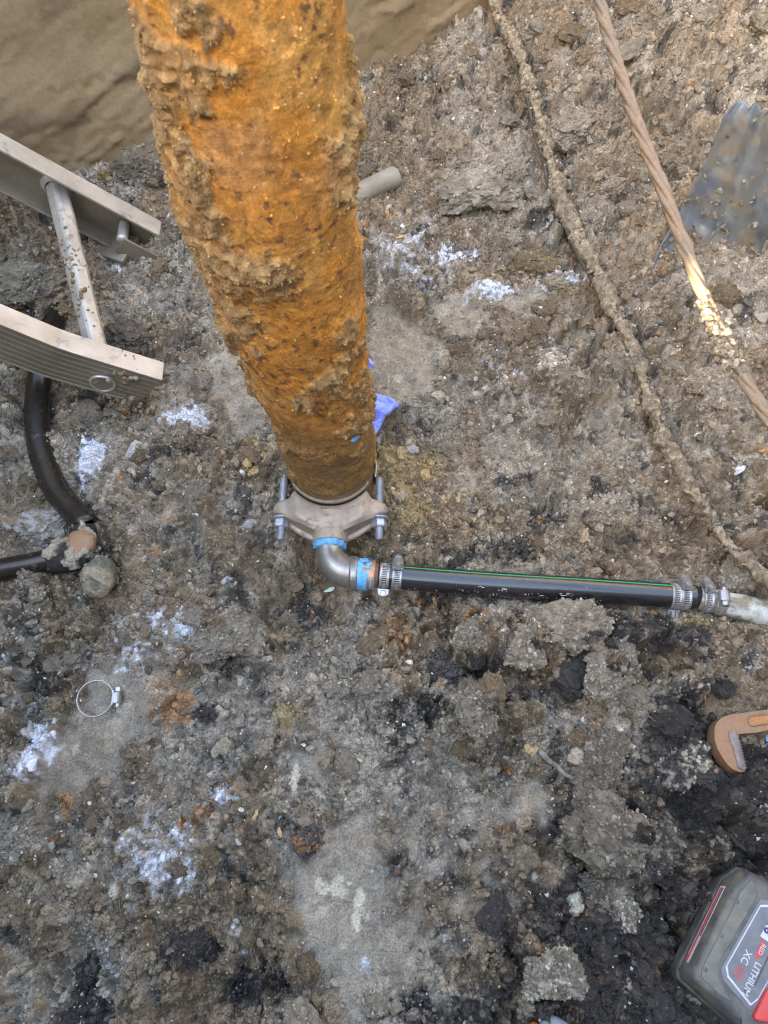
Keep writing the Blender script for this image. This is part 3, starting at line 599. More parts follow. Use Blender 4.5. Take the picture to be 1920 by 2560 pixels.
def hero(u, v, r0, colr, label, pale=None, seed=0, el=1.0, rot=0, sink=.15, cat='clod', name='soil_clod', tilt=0, sq=1.0):
    p = hitg(u, v+r0*500); me = clod_mesh(700+seed, colr, 4, pale, el); me.materials.append(M['mud'])
    o = link(name, me); o.location = (p[0], p[1], hsoft(p[0], p[1], r0*.6)+r0*sink); o.scale = (r0, r0, r0*sq); o.rotation_euler = (tilt, 0, rot)
    tag(o, label, cat)
    if name == 'soil_clod':
        n = len(me.vertices); co = np.empty(n*3, np.float32); me.vertices.foreach_get('co', co); co = co.reshape(-1, 3); cb = np.empty(n*4, np.float32); me.attributes['Col'].data.foreach_get('color', cb); cb = cb.reshape(-1, 4)[:, :3]
        Mw = np.array(Matrix.LocRotScale(o.location, o.rotation_euler, o.scale)); k = rng.choice(n, int(min(n, 260+r0*26000))); W = co[k]@Mw[:3, :3].T+Mw[:3, 3]
        CR_P.append(W); CR_R.append(.0008+.0026*rng.random(len(k))**2); CR_C.append(cb[k]*rng.uniform(.65, 1.4, (len(k), 1))); CR_I.append(rng.integers(0, 10, len(k)))
    return o
hero(572, 1572, .034, GREY*.95, 'large grey clay lump between the loose ring clamp and the black pipe elbow', CREAM*.5, 1, 1.15, .3)
hero(1305, 1620, .026, TAN*1.0, 'upright tan clod below the middle of the black pipe', PALE*.8, 2, .9, 1.2)
hero(1420, 1570, .036, TAN*.95, 'wide tan clay clod just below the black pipe', PALE*.9, 3, 1.3, .1)
hero(1545, 1650, .032, GREY*1.0, 'flaky grey tan clod below the clamped end of the black pipe', PALE*.8, 4, 1.1, .7)
hero(1180, 1770, .030, GREY*.72, 'tall dark grey clod with a pale crust below the black pipe', PALE*.7, 5, 1.0, 1.4)
hero(1200, 1570, .020, GREY*.85, 'smooth blue grey clod tucked under the black pipe', None, 6, 1.2, .4)
hero(1105, 1660, .020, DARK*2.0, 'blackish clod on rust stained soil', None, 7, 1.1, 2.0)
hero(1540, 2060, .044, GREY*.62, 'biggest dark grey lump of clay in the dark soil', GREY*1.1, 8, 1.25, -.5, .1)
hero(1630, 2110, .032, DARK*2.2, 'black crusted lump leaning on the biggest grey lump', GREY, 9, 1.0, .9)
hero(1370, 2425, .028, PALE*.55, 'pale cream crusted clod at the dark soil above the orange tool', CREAM*.8, 10, 1.05, .2)
hero(1500, 2190, .034, GREY*.75, 'grey clod with a rough flat top below the biggest lump', GREY*1.2, 11, 1.2, .3)
hero(1550, 2265, .022, GREY*.8, 'grey clod with a pale cream side', CREAM*.9, 12, .9, 1.5)
hero(1500, 1905, .032, GREY*.62, 'dark grey clod beside the end of the grey twig', None, 13, 1.2, 1.2)
hero(1700, 1890, .030, DARK*2.2, 'dark lump carrying a streak of cream clay by the wrench', CREAM*.9, 14, 1.0, .6)
hero(475, 2360, .021, DARK*1.6, 'coal black lump on the lower left soil', None, 15, 1.2, .3)
hero(770, 2090, .018, DARK*2.6, 'small dark clod with a rust red spot on smooth clay', RUST, 16, .9, 1.2)
hero(1230, 445, .052, GREY*.9, 'white crusted flat clay slab on the far bank', CREAM*.75, 17, 1.5, .45)
hero(1420, 310, .040, TAN, 'tan clay lump on the far bank between the two cables', PALE*.8, 18, 1.2, 1.0)
hero(1500, 520, .034, GREY*.85, 'grey clay lump beside the twisted cable on the bank', PALE*.7, 19, 1.2, .8)
hero(1340, 650, .028, C_(.19,.15,.085), 'olive brown clod on the bank beside the white powder', None, 20, 1.2, 0)
hero(385, 400, .050, C_(.17,.14,.10), 'smooth blocky clay lump wedged behind the rusty casing', None, 21, 1.0, .3)
hero(60, 690, .044, TAN*.8, 'crumbly tan lump between the ladder rails', PALE*.7, 22, 1.2, .6)
hero(1380, 900, .020, PALE*.8, 'whitish clod on the bank beside the muddy cable', CREAM, 23, 1.1, .5)
hero(1760, 940, .024, TAN*1.1, 'pale tan stone beside the twisted cable', None, 24, 1.3, .2)
hero(1790, 985, .026, TAN, 'rounded tan clod just below the pale tan stone', PALE*.8, 25, 1.0, 1.0)
hero(1520, 1260, .024, GREY*1.05, 'flaky grey clod on the bank above the clamped pipe end', PALE*.8, 26, 1.1, .4)
hero(1830, 1430, .026, GREY, 'grey flaky clod above the old grey pipe', PALE*.7, 27, 1.2, .8)
hero(112, 1300, .026, GREY*1.05, 'rounded stone dusted with white powder beside the cut black pipe', WHITE*.8, 28, 1.3, .1, cat='stone', name='stone')
hero(625, 1310, .008, C_(.45,.45,.42), 'small pale pebble left of the saddle clamp', None, 29, 1, .3, cat='pebble', name='pebble')
hero(262, 440, .014, C_(.30,.21,.10), 'yellow brown stone at the foot of the clay wall', None, 30, .9, 1.0, cat='stone', name='stone', sq=1.2)
hero(1315, 412, .014, C_(.78,.72,.60), 'cream white stone beside the muddy cable', None, 31, .9, 1.0, cat='stone', name='stone')
hero(1330, 1866, .010, C_(.62,.46,.26), 'small sandy tan pebble above the grey twig', None, 32, 1.0, 1.0, cat='pebble', name='pebble')
hero(562, 1862, .010, C_(.40,.36,.26), 'round speckled pebble on the dark soil', None, 33, 1.0, 1.0, cat='pebble', name='pebble')
hero(1030, 1118, .008, C_(.55,.53,.50), 'white pebble among the ochre crumbs by the casing', None, 34, 1.0, 0, cat='pebble', name='pebble')
hero(995, 1128, .007, OCHRE*1.2, 'ochre pebble left of the white pebble by the casing', None, 35, 1.0, 0, cat='pebble', name='pebble')
hero(338, 1120, .012, C_(.5,.5,.47), 'pale chip beside the white powder near the ladder', None, 36, 1.4, 1.0, cat='stone', name='stone')
hero(110, 925, .030, C_(.20,.155,.10), 'brown lump beneath the bent near ladder rail', None, 37, 1.1, .5)
hero(330, 850, .036, C_(.15,.12,.09), 'dark rounded lump under the ladder rung', None, 38, 1.2, .2)
o = instancer('soil_crumbs', np.vstack(CR_P), np.concatenate(CR_R), np.vstack(CR_C), np.concatenate(CR_I))
tag(o, 'small loose crumbs of clay strewn all over the pit floor', 'soil crumbs', kind='stuff')
#@@P3
# ------------------------------------------------------------------ rusty casing
ZS = .045                                                     # height of the saddle outlet
nth = 340; zc_ = np.r_[np.arange(-.06, .035, .006), np.arange(.035, .80, .00135), np.arange(.80, 1.16, .01)]
th = np.linspace(-np.pi, np.pi, nth, endpoint=False); TH, ZC = np.meshgrid(th, zc_)
cx, sx = np.cos(TH), np.sin(TH); A_, B_, G_ = cx*.06, sx*.06, ZC
left = np.exp(-((((TH+R(165)+np.pi) % (2*np.pi))-np.pi)/R(48))**2)            # the side that carries the thick crust
rightc = np.exp(-((TH-R(2))/R(30))**2)
hump = np.exp(-((ZC-.50)/.10)**2)*.9+np.exp(-((ZC-.33)/.07)**2)*.55+np.exp(-((ZC-.70)/.09)**2)*.35
n1 = fbm3(A_*16, B_*16, G_*11, 801, 4); n2 = fbm3(A_*45, B_*45, G_*38, 805, 4); n3 = fbm3(A_*120, B_*120, G_*120, 809, 3); n4 = fbm3(A_*260, B_*260, G_*260, 811, 2)
bias = -.30+.85*left*(.35+hump)+.45*rightc*np.exp(-((ZC-.68)/.09)**2)-.25*sstep(.22, .05, ZC)
q = n1+.35*n2+bias
thick = sstep(-.02, .10, q); thick2 = sstep(.30, .42, q)
rad = np.interp(ZC, [0, .12, .32, .52, .70], [.0590, .0590, .0630, .0655, .0645])+.0034*fbm3(A_*11, B_*11, G_*9, 799, 3)+.0028*n1+.0011*n2+.00045*n3
rad = rad+thick*(.0026+.0016*n2+.0009*n3+.0007*n4)+thick2*(.0036+.0015*n2+.0007*n3)+left*hump*.0055+.00035*n4
rad = rad+.0012*np.abs(n2)*sstep(.30, .1, ZC)-.0015*sstep(.35, .5, fbm3(A_*30, B_*30, G_*16, 821, 3))
LIP = .094+.004*n1+.003*n2; lip = np.exp(-((ZC-LIP)/.010)**2)*.0015
rad = np.where(ZC < LIP, .0572+.0003*n3, rad+lip)
CXZ = np.interp(ZC, [0, .12, .32, .52, .70], [.0120, .0115, .0020, -.0050, -.0065]); CYZ = .014
CB, CY, CD, CK, CP = C_(.49,.210,.040), C_(.54,.275,.072), C_(.31,.130,.032), C_(.235,.148,.068), C_(.085,.046,.038)
c = lerp(CB, CY, sstep(-.2, .5, fbm3(A_*22, B_*22, G_*14, 831, 4))); c = lerp(c, CD, .65*sstep(.0, .6, fbm3(A_*28+3, B_*28, G_*20, 835, 4)))
c = lerp(c, C_(.46,.25,.12), .6*sstep(.15, .6, fbm3(A_*14, B_*14, G_*9, 861, 3))*sstep(.4, .7, ZC))
c = lerp(c, CP, .75*sstep(.45, .62, fbm3(A_*120, B_*120, G_*100, 839, 4, .65)+.55*fbm3(A_*12, B_*12, G_*10, 841, 2)))
c = lerp(c, CK*(1.0), np.clip(thick*(.72+.5*n2), 0, .92)); c = lerp(c, C_(.36,.25,.12), .55*thick*sstep(.1, .5, n3))
c = lerp(c, CK*.85, .85*sstep(.36, .14, ZC+.05*n1)); c = lerp(c, C_(.29,.155,.05), .5*sstep(.24, .36, n2)*sstep(.30, .15, ZC))
c = lerp(c, C_(.42,.24,.06), .5*rightc*sstep(-.1, .4, n2))
c = c*(1+.30*n3+.18*n4)[..., None]
c = np.where((ZC < LIP)[..., None], C_(.26,.185,.115)*(1+.4*n2)[..., None], c)
casing = thing('well_casing', 'upright thick rusty orange steel pipe crusted with soil', 'pipe', (0, 0, 0))
obj_np('casing_pipe', np.stack([cx*rad+CXZ, sx*rad+CYZ, ZC], -1).reshape(-1, 3), grid_faces(len(zc_), nth, True)[:, ::-1], M['rust'], casing, col=c.reshape(-1, 3))
# grains stuck to the crust
ng = 28000; ti = rng.uniform(R(-205), R(45), ng); zi = .122+.68*rng.random(ng)
ii = np.clip(((((ti+np.pi) % (2*np.pi)))/(2*np.pi)*nth).astype(int), 0, nth-1); jj = np.clip(np.searchsorted(zc_, zi), 0, len(zc_)-1)
k = rng.random(ng) < (.16+.84*thick[jj, ii])*(.25+.75*sstep(-.3, .2, n2[jj, ii])); ti, zi, ii, jj = ti[k], zi[k], ii[k], jj[k]; rr = rad[jj, ii]
gr = .0004+.0011*rng.random(len(ti))**2.5
cg = c[jj, ii]*rng.uniform(.55, 1.6, (len(ti), 1))+C_(.015, .012, .008); cg = np.where((rng.random(len(ti)) > .965)[:, None], C_(.42, .34, .22), cg)
o = instancer('crust_grains', np.stack([np.cos(ti)*rr+CXZ[jj, ii], np.sin(ti)*rr+CYZ, zi], 1), gr, cg, rng.integers(0, 6, len(ti)), casing); o['kind'] = 'stuff'
# blue speck of sealant on the casing
pb = PD(905, 1079, 1.0); ang = R(-45)
V, F = lathe([(.0001, .0035), (.004, .003), (.0062, .001), (.0064, -.002)], (math.cos(ang)*.0625+.006, math.sin(ang)*.0625+.014, .215), (math.cos(ang), math.sin(ang), .1), 14, rfun=lambda r, t, h: r*(1+.3*np.sin(3*t+1)+.2*np.sin(5*t)))
blue_speck = (V, F)

# ------------------------------------------------------------------ saddle clamp
SX, SY = .0118, .014
sd = thing('saddle_clamp', 'cast bronze saddle clamp bolted round the foot of the rusty casing', 'pipe clamp', (SX, SY-.06, ZS))
L0 = (0, -.06, ZS)
xs = np.linspace(-.077, .077, 61); Vr = []; ax = np.abs(xs); RS = .0590
back = np.where(ax < .047, -np.sqrt(np.maximum(RS**2-np.minimum(ax, .047)**2, 0)), -.0345-.012*sstep(.047, .056, ax)-.006*sstep(.056, .075, ax))
front = np.clip(-.094+.52*(ax-.020), -.094, -.0700)+.003*sstep(.06, .077, ax); front = np.minimum(front, back-.010)
hz_ = .0235-.0085*sstep(.030, .060, ax)-.005*sstep(.062, .077, ax); hup = hz_+.004*np.exp(-((ax-.044)/.010)**2)
endk = np.where(ax > .070, np.sqrt(np.maximum(1-((ax-.070)/.0071)**2, .05)), 1)
mid = (back+front)/2; half = (mid-front)*endk
nsq = 20; ph = np.linspace(0, 2*np.pi, nsq, endpoint=False); cq = np.sign(np.cos(ph))*np.abs(np.cos(ph))**.45; sq = np.sign(np.sin(ph))*np.abs(np.sin(ph))**.45
V = np.stack([xs[:, None]+0*ph, mid[:, None]+half[:, None]*cq, ZS+np.where(sq > 0, hup[:, None], hz_[:, None])*sq*endk[:, None]], -1).reshape(-1, 3)
n0 = len(V); V = np.vstack([V, [xs[0], mid[0], ZS], [xs[-1], mid[-1], ZS]]); j = np.arange(nsq); kk = (j+1) % nsq; e = 60*nsq
F = np.vstack([grid_faces(61, nsq, True), np.stack([np.full(nsq, n0), kk, j, j], 1), np.stack([np.full(nsq, n0+1), e+j, e+kk, e+kk], 1)])
neckp = [(.0001, -.004), (.028, -.004), (.027, .008), (.0245, .014), (.0222, .018), (.0216, .0195), (.0228, .0205), (.0228, .0335), (.0220, .0350), (.0001, .0350)]
neck = lathe(neckp, (0, -.0720, ZS), (0, -1, 0), 36)
ribs = []
for s in (-1, 1):                                              # webs running from the neck out to the lugs
    P = np.array([[s*.018, -.093, ZS+.0165], [s*.036, -.083, ZS+.0150], [s*.058, -.0715, ZS+.0105]])
    ribs.append(tube(catmull(P, 6), .0030, 10))
    P = np.array([[s*.016, -.098, ZS-.012], [s*.036, -.088, ZS-.012], [s*.058, -.0745, ZS-.007]])
    ribs.append(tube(catmull(P, 6), .0045, 10))
me = fused([(V, F), neck]+ribs, .0011, 5); me.transform(Matrix.Translation(-Vector(L0))); link('clamp_body', me, M['bronze'], sd)
# rubber gasket between seat and casing
ta = np.linspace(R(-150), R(-30), 40); V = np.array([[np.cos(t)*r, np.sin(t)*r, ZS+z] for t in ta for (r, z) in ((.0572, .016), (.0572, .0285), (.0592, .0285), (.0592, .016))])
obj_np('gasket', V, grid_faces(40, 4, True), M['bronze'], sd, L0)
n = 260; k = rng.integers(0, len(me.vertices), n); co = np.array([me.vertices[int(i)].co[:] for i in k]); nz_ = np.array([me.vertices[int(i)].normal[2] for i in k]); co = co[(nz_ > .1) & (perlin2(co[:, 0]*60, co[:, 1]*60, 77) > -.05)]
o = instancer('mud_specks', co, .0003+.0011*rng.random(len(co))**2.5, np.array([BROWN, TAN, DARK*2])[rng.choice(3, len(co))], rng.integers(0, 6, len(co)), sd); o['kind'] = 'stuff'
BX = .0650
def thread(P, r0=.0049, pitch=.0016):
    L = np.r_[0, np.cumsum(np.linalg.norm(np.diff(P, axis=0), axis=1))]
    return tube(P, lambda s, t, p: r0+.00062*np.abs(((s/pitch+t/(2*np.pi)) % 1)*2-1)*2-.0006, 14)
for s in (-1, 1):
    V, F = thread(np.linspace([s*BX, -.012, ZS], [s*BX, -.1010, ZS], 460)); obj_np('stud', V, F, M['zinc'], sd, L0)
ta = np.linspace(R(-14), R(194), 50); V = np.array([[np.cos(t)*r, np.sin(t)*r, ZS+z] for t in ta for (r, z) in ((.0590, -.012), (.0590, .012), (.0620, .012), (.0620, -.012))])
obj_np('rear_strap', V, grid_faces(50, 4, True), M['galv'], sd, L0)
for s in (-1, 1):
    V, F = lathe([(.0055, 0), (.0125, .0002), (.0128, .0012), (.0125, .0022), (.0055, .0024)], (s*BX, -.0705, ZS), (0, -1, 0), 30); obj_np('washer', V, F, M['zinc'], sd, L0)
    V, F = lathe([(.0054, 0), (.0092, .0002), (.0098, .0016), (.0098, .0088), (.0088, .0104), (.0054, .0106)], (s*BX, -.0735, ZS), (0, -1, 0), 6)
    a_ = .3*s; V0 = V-np.array([s*BX, 0, ZS]); V = np.stack([V0[:, 0]*math.cos(a_)-V0[:, 2]*math.sin(a_), V0[:, 1], V0[:, 0]*math.sin(a_)+V0[:, 2]*math.cos(a_)], 1)+np.array([s*BX, 0, ZS])
    obj_np('nut', V, F, M['zinc'], sd, L0, smooth=False)
SEAL = 0
o = obj_np('sealant_speck', blue_speck[0], blue_speck[1], M['sealant'], casing)

# ------------------------------------------------------------------ elbow
EY = -.105; pe0 = PZ(912, 1430, ZS); ey = pe0[1]            # where the pipe run lies
pe1 = PZ(1668, 1488, .036); pdir = (pe1-pe0)/np.linalg.norm(pe1-pe0)
el = thing('elbow_fitting', 'grey iron ninety degree elbow screwed into the saddle clamp', 'elbow', (0.01, ey, ZS)); LE = (0.01, ey, ZS)
rb = .030; y0 = ey+rb
path = [[SX, SY-.098, ZS], [SX, min(y0+.004, SY-.106), ZS]]+[[SX+rb-rb*math.cos(a), y0-rb*math.sin(a), ZS] for a in np.linspace(.15, math.pi/2, 12)]
last = np.array(path[-1]); end = np.array([.046, ey-.002, ZS]); path += [list(last*.5+end*.5), list(end)]
P, s_ = resample(catmull(np.array(path), 4), .002); Lt = s_[-1]
elb = tube(P, lambda s, t, p: .0178+.0030*sstep(.02, .045, s), 32)
band = lathe([(.001, 0), (.0222, 0), (.0226, .001), (.0226, .0080), (.0218, .0092), (.001, .0092)], (.040, ey-.002, ZS), (1, -.03, 0), 36)
me = fused([elb, band], .0010, 3); me.transform(Matrix.Translation(-Vector(LE))); link('elbow_body', me, M['galv'], el)
# blue sealant squeezed out between clamp and elbow
V, F = lathe([(.0172, -.002), (.0200, -.0005), (.0212, .002), (.0210, .0050), (.0198, .0080), (.0176, .0090)], (SX, SY-.1060, ZS), (0, -1, 0), 72,
    rfun=lambda r, t, h: r+.0010*np.sin(7*t+1)*np.sin(3*t)+.0009*np.sin(13*t+h*900)+.0006*np.sin(29*t+h*400))
obj_np('sealant_ring', V, F, M['sealant'], el, LE)

# ------------------------------------------------------------------ barbed adapter between elbow and pipe
ad = thing('barb_adapter', 'bronze threaded adapter smeared with blue sealant between elbow and black pipe', 'pipe adapter', (.06, ey, ZS)); LA = (.06, ey, ZS)
V, F = lathe([(.001, 0), (.0188, 0), (.0192, .001)]+[(.0192+.0003*(k % 2), .001+k*.0011) for k in range(20)]+[(.0185, .0235), (.0155, .024), (.0155, .034), (.001, .034)], (.0480, ey-.0024, ZS), pdir, 36)
obj_np('adapter_body', V, F, M['brass'], ad, LA)
nL, nT = 44, 150; tt_, ll_ = np.meshgrid(np.linspace(0, 2*np.pi, nT, endpoint=False), np.linspace(.0004, .0225, nL))
nz = fbm2(ll_*150, np.cos(tt_)*2.2+np.sin(tt_)*3.1, 901, 3); bl = nz-.9*sstep(.011, .022, ll_)+.45
rs = .0198+.0010*sstep(.0, .3, bl)+.0003*fbm2(ll_*600, tt_*9, 903, 2)
yd = np.cross(pdir, [0, 0, 1]); yd /= np.linalg.norm(yd); zd = np.cross(yd, pdir)
V = np.array([.0480, ey-.0024, ZS])+pdir*ll_[..., None]+rs[..., None]*(zd*np.cos(tt_)[..., None]+yd*np.sin(tt_)[..., None])
F = grid_faces(nL, nT, True); F = F[bl.reshape(-1)[F].min(1) > 0]
o = obj_np('sealant_smear', V.reshape(-1, 3), F, M['sealant'], ad, LA)

# ------------------------------------------------------------------ black pipe with the green stripe
RP = .0163; A0 = np.array([.0480, ey-.0024, ZS])+pdir*.0275; A1 = PZ(1738, 1494, .0345)
run, s_ = resample(catmull([A0, A0*.66+A1*.34+np.array([0, -.001, -.001]), A0*.33+A1*.67, A1], 20), .004)
pp = thing('black_pipe', 'black plastic water pipe with a thin green stripe lying across the soil', 'water pipe', A0)
V, F = tube(run, RP, 40, caps=False); ri, _ = tube(run, RP-.003, 40, caps=False); n_ = len(V); nr = len(run)
Vj = np.vstack([V, ri]); j = np.arange(40); k = (j+1) % 40; e0 = (nr-1)*40
Fj = np.vstack([F, F[:, ::-1]+n_, np.stack([j, n_+j, n_+k, k], 1), np.stack([e0+j, e0+k, n_+e0+k, n_+e0+j], 1)])
obj_np('pipe_wall', Vj, Fj, M['pe'], pp, A0)
T_, N_, B_2 = frames(run); toc = CAM-run; toc -= T_*(toc*T_).sum(1)[:, None]; toc /= np.linalg.norm(toc, axis=1)[:, None]; far = np.cross(T_, toc); far *= np.sign(far[:, 1])[:, None]
Vs_ = []
for a_ in np.linspace(R(49), R(57), 5): Vs_.append(run+(toc*math.cos(a_)+far*math.sin(a_))*(RP+.00025))
V = np.stack(Vs_, 1); keep = slice(1, nr-1); obj_np('green_stripe', V[keep].reshape(-1, 3), grid_faces(nr-2, 5), M['green'], pp, A0)
for (u, v, w_, h_, sd_) in [(1249, 1468, .016, .006, 1), (1405, 1482, .026, .005, 2), (1345, 1484, .012, .003, 3), (1199, 1461, .014, .003, 4), (1440, 1497, .020, .003, 5)]:
    # smears of pale mud dragged along the pipe
    nl, nw = 26, 10; q = np.argmin(np.abs((CAM[0]+(u-CU)/FPX*1.0)-run[:, 0])); o0 = run[q]; va = (v-(1430+(u-905)*.0755))/63*2*.95; a0 = math.asin(max(-1, min(1, -va)))
    li, wi = np.meshgrid(np.linspace(-.5, .5, nl), np.linspace(-.5, .5, nw)); a_ = a0+wi*h_/RP
    nz = fbm2(li*5+sd_*9, wi*4, 950+sd_, 3)-(2*li)**2*.7-(2*wi)**2*.6+.35; rr = RP+.0002+.0007*np.clip(nz, 0, 1)
    V = o0+T_[q]*(li*w_)[..., None]+(toc[q]*np.cos(a_)[..., None]+far[q]*np.sin(a_)[..., None])*rr[..., None]
    F = grid_faces(nw, nl); F = F[nz.reshape(-1)[F].min(1) > 0]
    if len(F): obj_np('mud_smear', V.reshape(-1, 3), F, M['chip' if sd_ == 9 else 'pale_edge'], pp, A0)

n = 130; k = rng.integers(4, nr-30, n); a_ = np.where(rng.random(n) < .8, rng.normal(-1.05, .35, n), rng.uniform(-1, 1, n)); k = k
o = instancer('mud_specks', run[k]+(toc[k]*np.cos(a_)[:, None]+far[k]*np.sin(a_)[:, None])*RP, .0003+.0012*rng.random(n)**3, np.array([TAN, BROWN, PALE])[rng.choice(3, n)]*rng.uniform(.6, 1.1, (n, 1)), rng.integers(0, 6, n), pp, A0); o['kind'] = 'stuff'
# ------------------------------------------------------------------ hose clamps
def clamp(label, center, axis, radius, ang, side=1, group='worm drive clamps on the black pipe', up=(0, 0, 1), width=.0125, hs=1.0, slots=True, bm_='stainless', thk=.0007):
    """band round `axis`; ang: where the screw housing sits (0 = up, positive towards the far side)"""
    ax_ = Vector(axis).normalized(); z = Vector(up); z = (z-ax_*z.dot(ax_)).normalized(); y = z.cross(ax_); Mx = Matrix((( ax_.x, y.x, z.x, center[0]), (ax_.y, y.y, z.y, center[1]), (ax_.z, y.z, z.z, center[2]), (0, 0, 0, 1)))
    t = thing('hose_clamp', label, 'hose clamp', M=Mx, group=group)
    n = 84; wd = np.array([-.5, -.42, -.24, 0, .24, .42, .5])*width; V = []; F = []
    for k in range(n):
        a = 2*math.pi*k/n
        for w_ in wd:
            sl_ = a+(.030 if slots else 0)*(w_/width); lift = .0003 if abs(w_) > width*.4 else 0
            V.append((w_, math.sin(sl_)*(radius+lift), math.cos(sl_)*(radius+lift)))
    m = len(wd)
    for k in range(n):
        for q in range(m-1):
            if slots and q in (2, 3) and k % 2 == 0: continue              # punched thread slots
            F.append((k*m+q, ((k+1) % n)*m+q, ((k+1) % n)*m+q+1, k*m+q+1))
    me = bpy.data.meshes.new('band'); me.from_pydata(V, [], F); me.update(); me.polygons.foreach_set('use_smooth', np.ones(len(F), dtype=bool))
    b = link('band', me, M[bm_], t); so_ = b.modifiers.new('thickness', 'SOLIDIFY'); so_.thickness = thk; so_.offset = 1
    # housing (an arch) and screw, tangent to the band
    cs, sn = math.cos(ang), math.sin(ang); up_ = np.array([0, sn, cs]); tg = np.array([0, cs, -sn])*side; X_ = np.array([1., 0, 0])
    base = up_*(radius+.0006); hw, hl, hh = .0072*hs, .0068*hs, .0088*hs
    prof = [(-hw, 0), (-hw, hh*.45)]+[(-hw*math.cos(q), hh*.45+hh*.55*math.sin(q)) for q in np.linspace(.3, math.pi-.3, 7)]+[(hw, hh*.45), (hw, 0)]
    Vh = np.array([base+X_*px+up_*pz+tg*l for l in (-hl, -hl*.72, hl*.72, hl) for (px, pz) in [(p_[0]*(.93 if abs(l) > hl*.8 else 1), p_[1]*(.96 if abs(l) > hl*.8 else 1)) for p_ in prof]])
    k = len(prof); Fh = grid_faces(4, k, True).tolist()+[list(range(k))[::-1], list(range(3*k, 4*k))]
    me = bpy.data.meshes.new('housing'); me.from_pydata(Vh.tolist(), [], Fh); me.update(); link('housing', me, M['stainless'], t)
    so0 = base+up_*hh*.50
    V1, F1 = lathe([(.0001, -.011*hs), (.0032*hs, -.011*hs), (.0036*hs, -.0095*hs), (.0036*hs, .0072*hs), (.0056*hs, .0076*hs), (.0056*hs, .0084*hs)], so0, tg, 14, up=up_)
    V2, F2 = lathe([(.0030*hs, .0083*hs), (.0052*hs, .0084*hs), (.0052*hs, .0128*hs), (.0045*hs, .0137*hs), (.0001, .0137*hs)], so0, tg, 6, up=up_)
    V, F = join([(V1, F1), (V2, F2)]); sc = obj_np('screw', V, F, M['screw'], t, smooth=False)
    V, F = box(so0+tg*.0136*hs, (1, 1, 1)); V = (V-(so0+tg*.0136*hs)); V = so0+tg*.0137*hs+V[:, :1]*X_*.0010*hs+V[:, 1:2]*up_*.0085*hs+V[:, 2:3]*tg*.0006*hs
    obj_np('screw_slot', V, F, M['rubber'], sc, smooth=False)
    V, F = box((0, 0, 0), (1, 1, 1)); V = base-up_*.0002+V[:, :1]*X_*.0150*hs+V[:, 1:2]*up_*.0016+V[:, 2:3]*tg*.0175*hs; obj_np('strap', V, F, M['stainless'], t, smooth=False)
    return t
def along(u, k=0):
    q = np.argmin(np.abs([(CU+FPX*((p-CAM)[0])/np.dot(p-CAM, FW))-u for p in run])); return run[q], T_[q]
c_, d_ = along(961); clamp('steel hose clamp touching the bronze adapter, screw housing on its lower side', c_, d_, RP+.0004, R(-112), -1)
c_, d_ = along(988); clamp('steel hose clamp beside the start of the green stripe, screw on its upper side', c_, d_, RP+.0004, R(38), 1)
c_, d_ = along(1681); clamp('steel hose clamp at the far end of the green stripe, screw hanging below the pipe', c_, d_, RP+.0004, R(-122), 1)
c_, d_ = along(1710); clamp('steel hose clamp on the last black piece of pipe, screw on its upper side', c_, d_, RP+.0004, R(40), 1)
# ------------------------------------------------------------------ old grey pipe going on to the right
B0 = A1+pdir*.003; B1 = PZ(1930, 1535, .028); B2 = PZ(2200, 1590, -.01); oldrun, _ = resample(catmull([B0, B0*.5+B1*.5, B1, B2], 16), .002)
def orad(s, t, p): return .0150+.0018*sstep(.03, .06, s)+sstep(.035, .08, s)*(.0014*fbm3(p[..., 0]*60, p[..., 1]*60, p[..., 2]*60, 961, 4)+.0022*sstep(.1, .4, fbm3(p[..., 0]*35, p[..., 1]*35+t*.6, p[..., 2]*35, 965, 3)))
V, F = tube(oldrun, orad, 48, caps=False)
nz = fbm3(V[:, 0]*40, V[:, 1]*60, V[:, 2]*60, 971, 4); nz2 = fbm3(V[:, 0]*110, V[:, 1]*110, V[:, 2]*110, 975, 3)
c = lerp(C_(.33,.335,.30), C_(.50,.54,.52), sstep(.0, .35, nz)); c = lerp(c, C_(.21,.185,.135), sstep(.05, .3, -nz+.5*nz2+.1)); op_col = c
op = obj_np('old_grey_pipe', V, F, M['oldpipe'], col=c); tag(op, 'old grey pipe with peeling pale paint and caked mud', 'pipe')
def along2(d):
    L = np.r_[0, np.cumsum(np.linalg.norm(np.diff(oldrun, axis=0), axis=1))]; q = np.argmin(np.abs(L-d)); return oldrun[q], pdir
c_, d_ = along2(.010); clamp('steel hose clamp on the old grey pipe next to the black pipe', c_, d_, .0165, R(40), 1)
c_, d_ = along2(.0265); clamp('steel hose clamp on the old grey pipe with a tan stained band, housing facing up', c_, d_, .0166, R(4), -1)
# ------------------------------------------------------------------ loose ring clamp
pr_ = hitg(249, 1752); zr = max(hz(np.array([pr_[0]+.0225*math.cos(a) for a in np.linspace(0, 6.28, 12)]), np.array([pr_[1]+.0225*math.sin(a) for a in np.linspace(0, 6.28, 12)])))
clamp('loose open steel ring clamp lying on smooth grey clay', (pr_[0], pr_[1], zr+.0062), (.03, -.05, 1), .0222, R(88), -1, group='loose ring clamp', up=(0, 1, 0), width=.0085, hs=1.0, bm_='ringband', thk=.0010, slots=False)
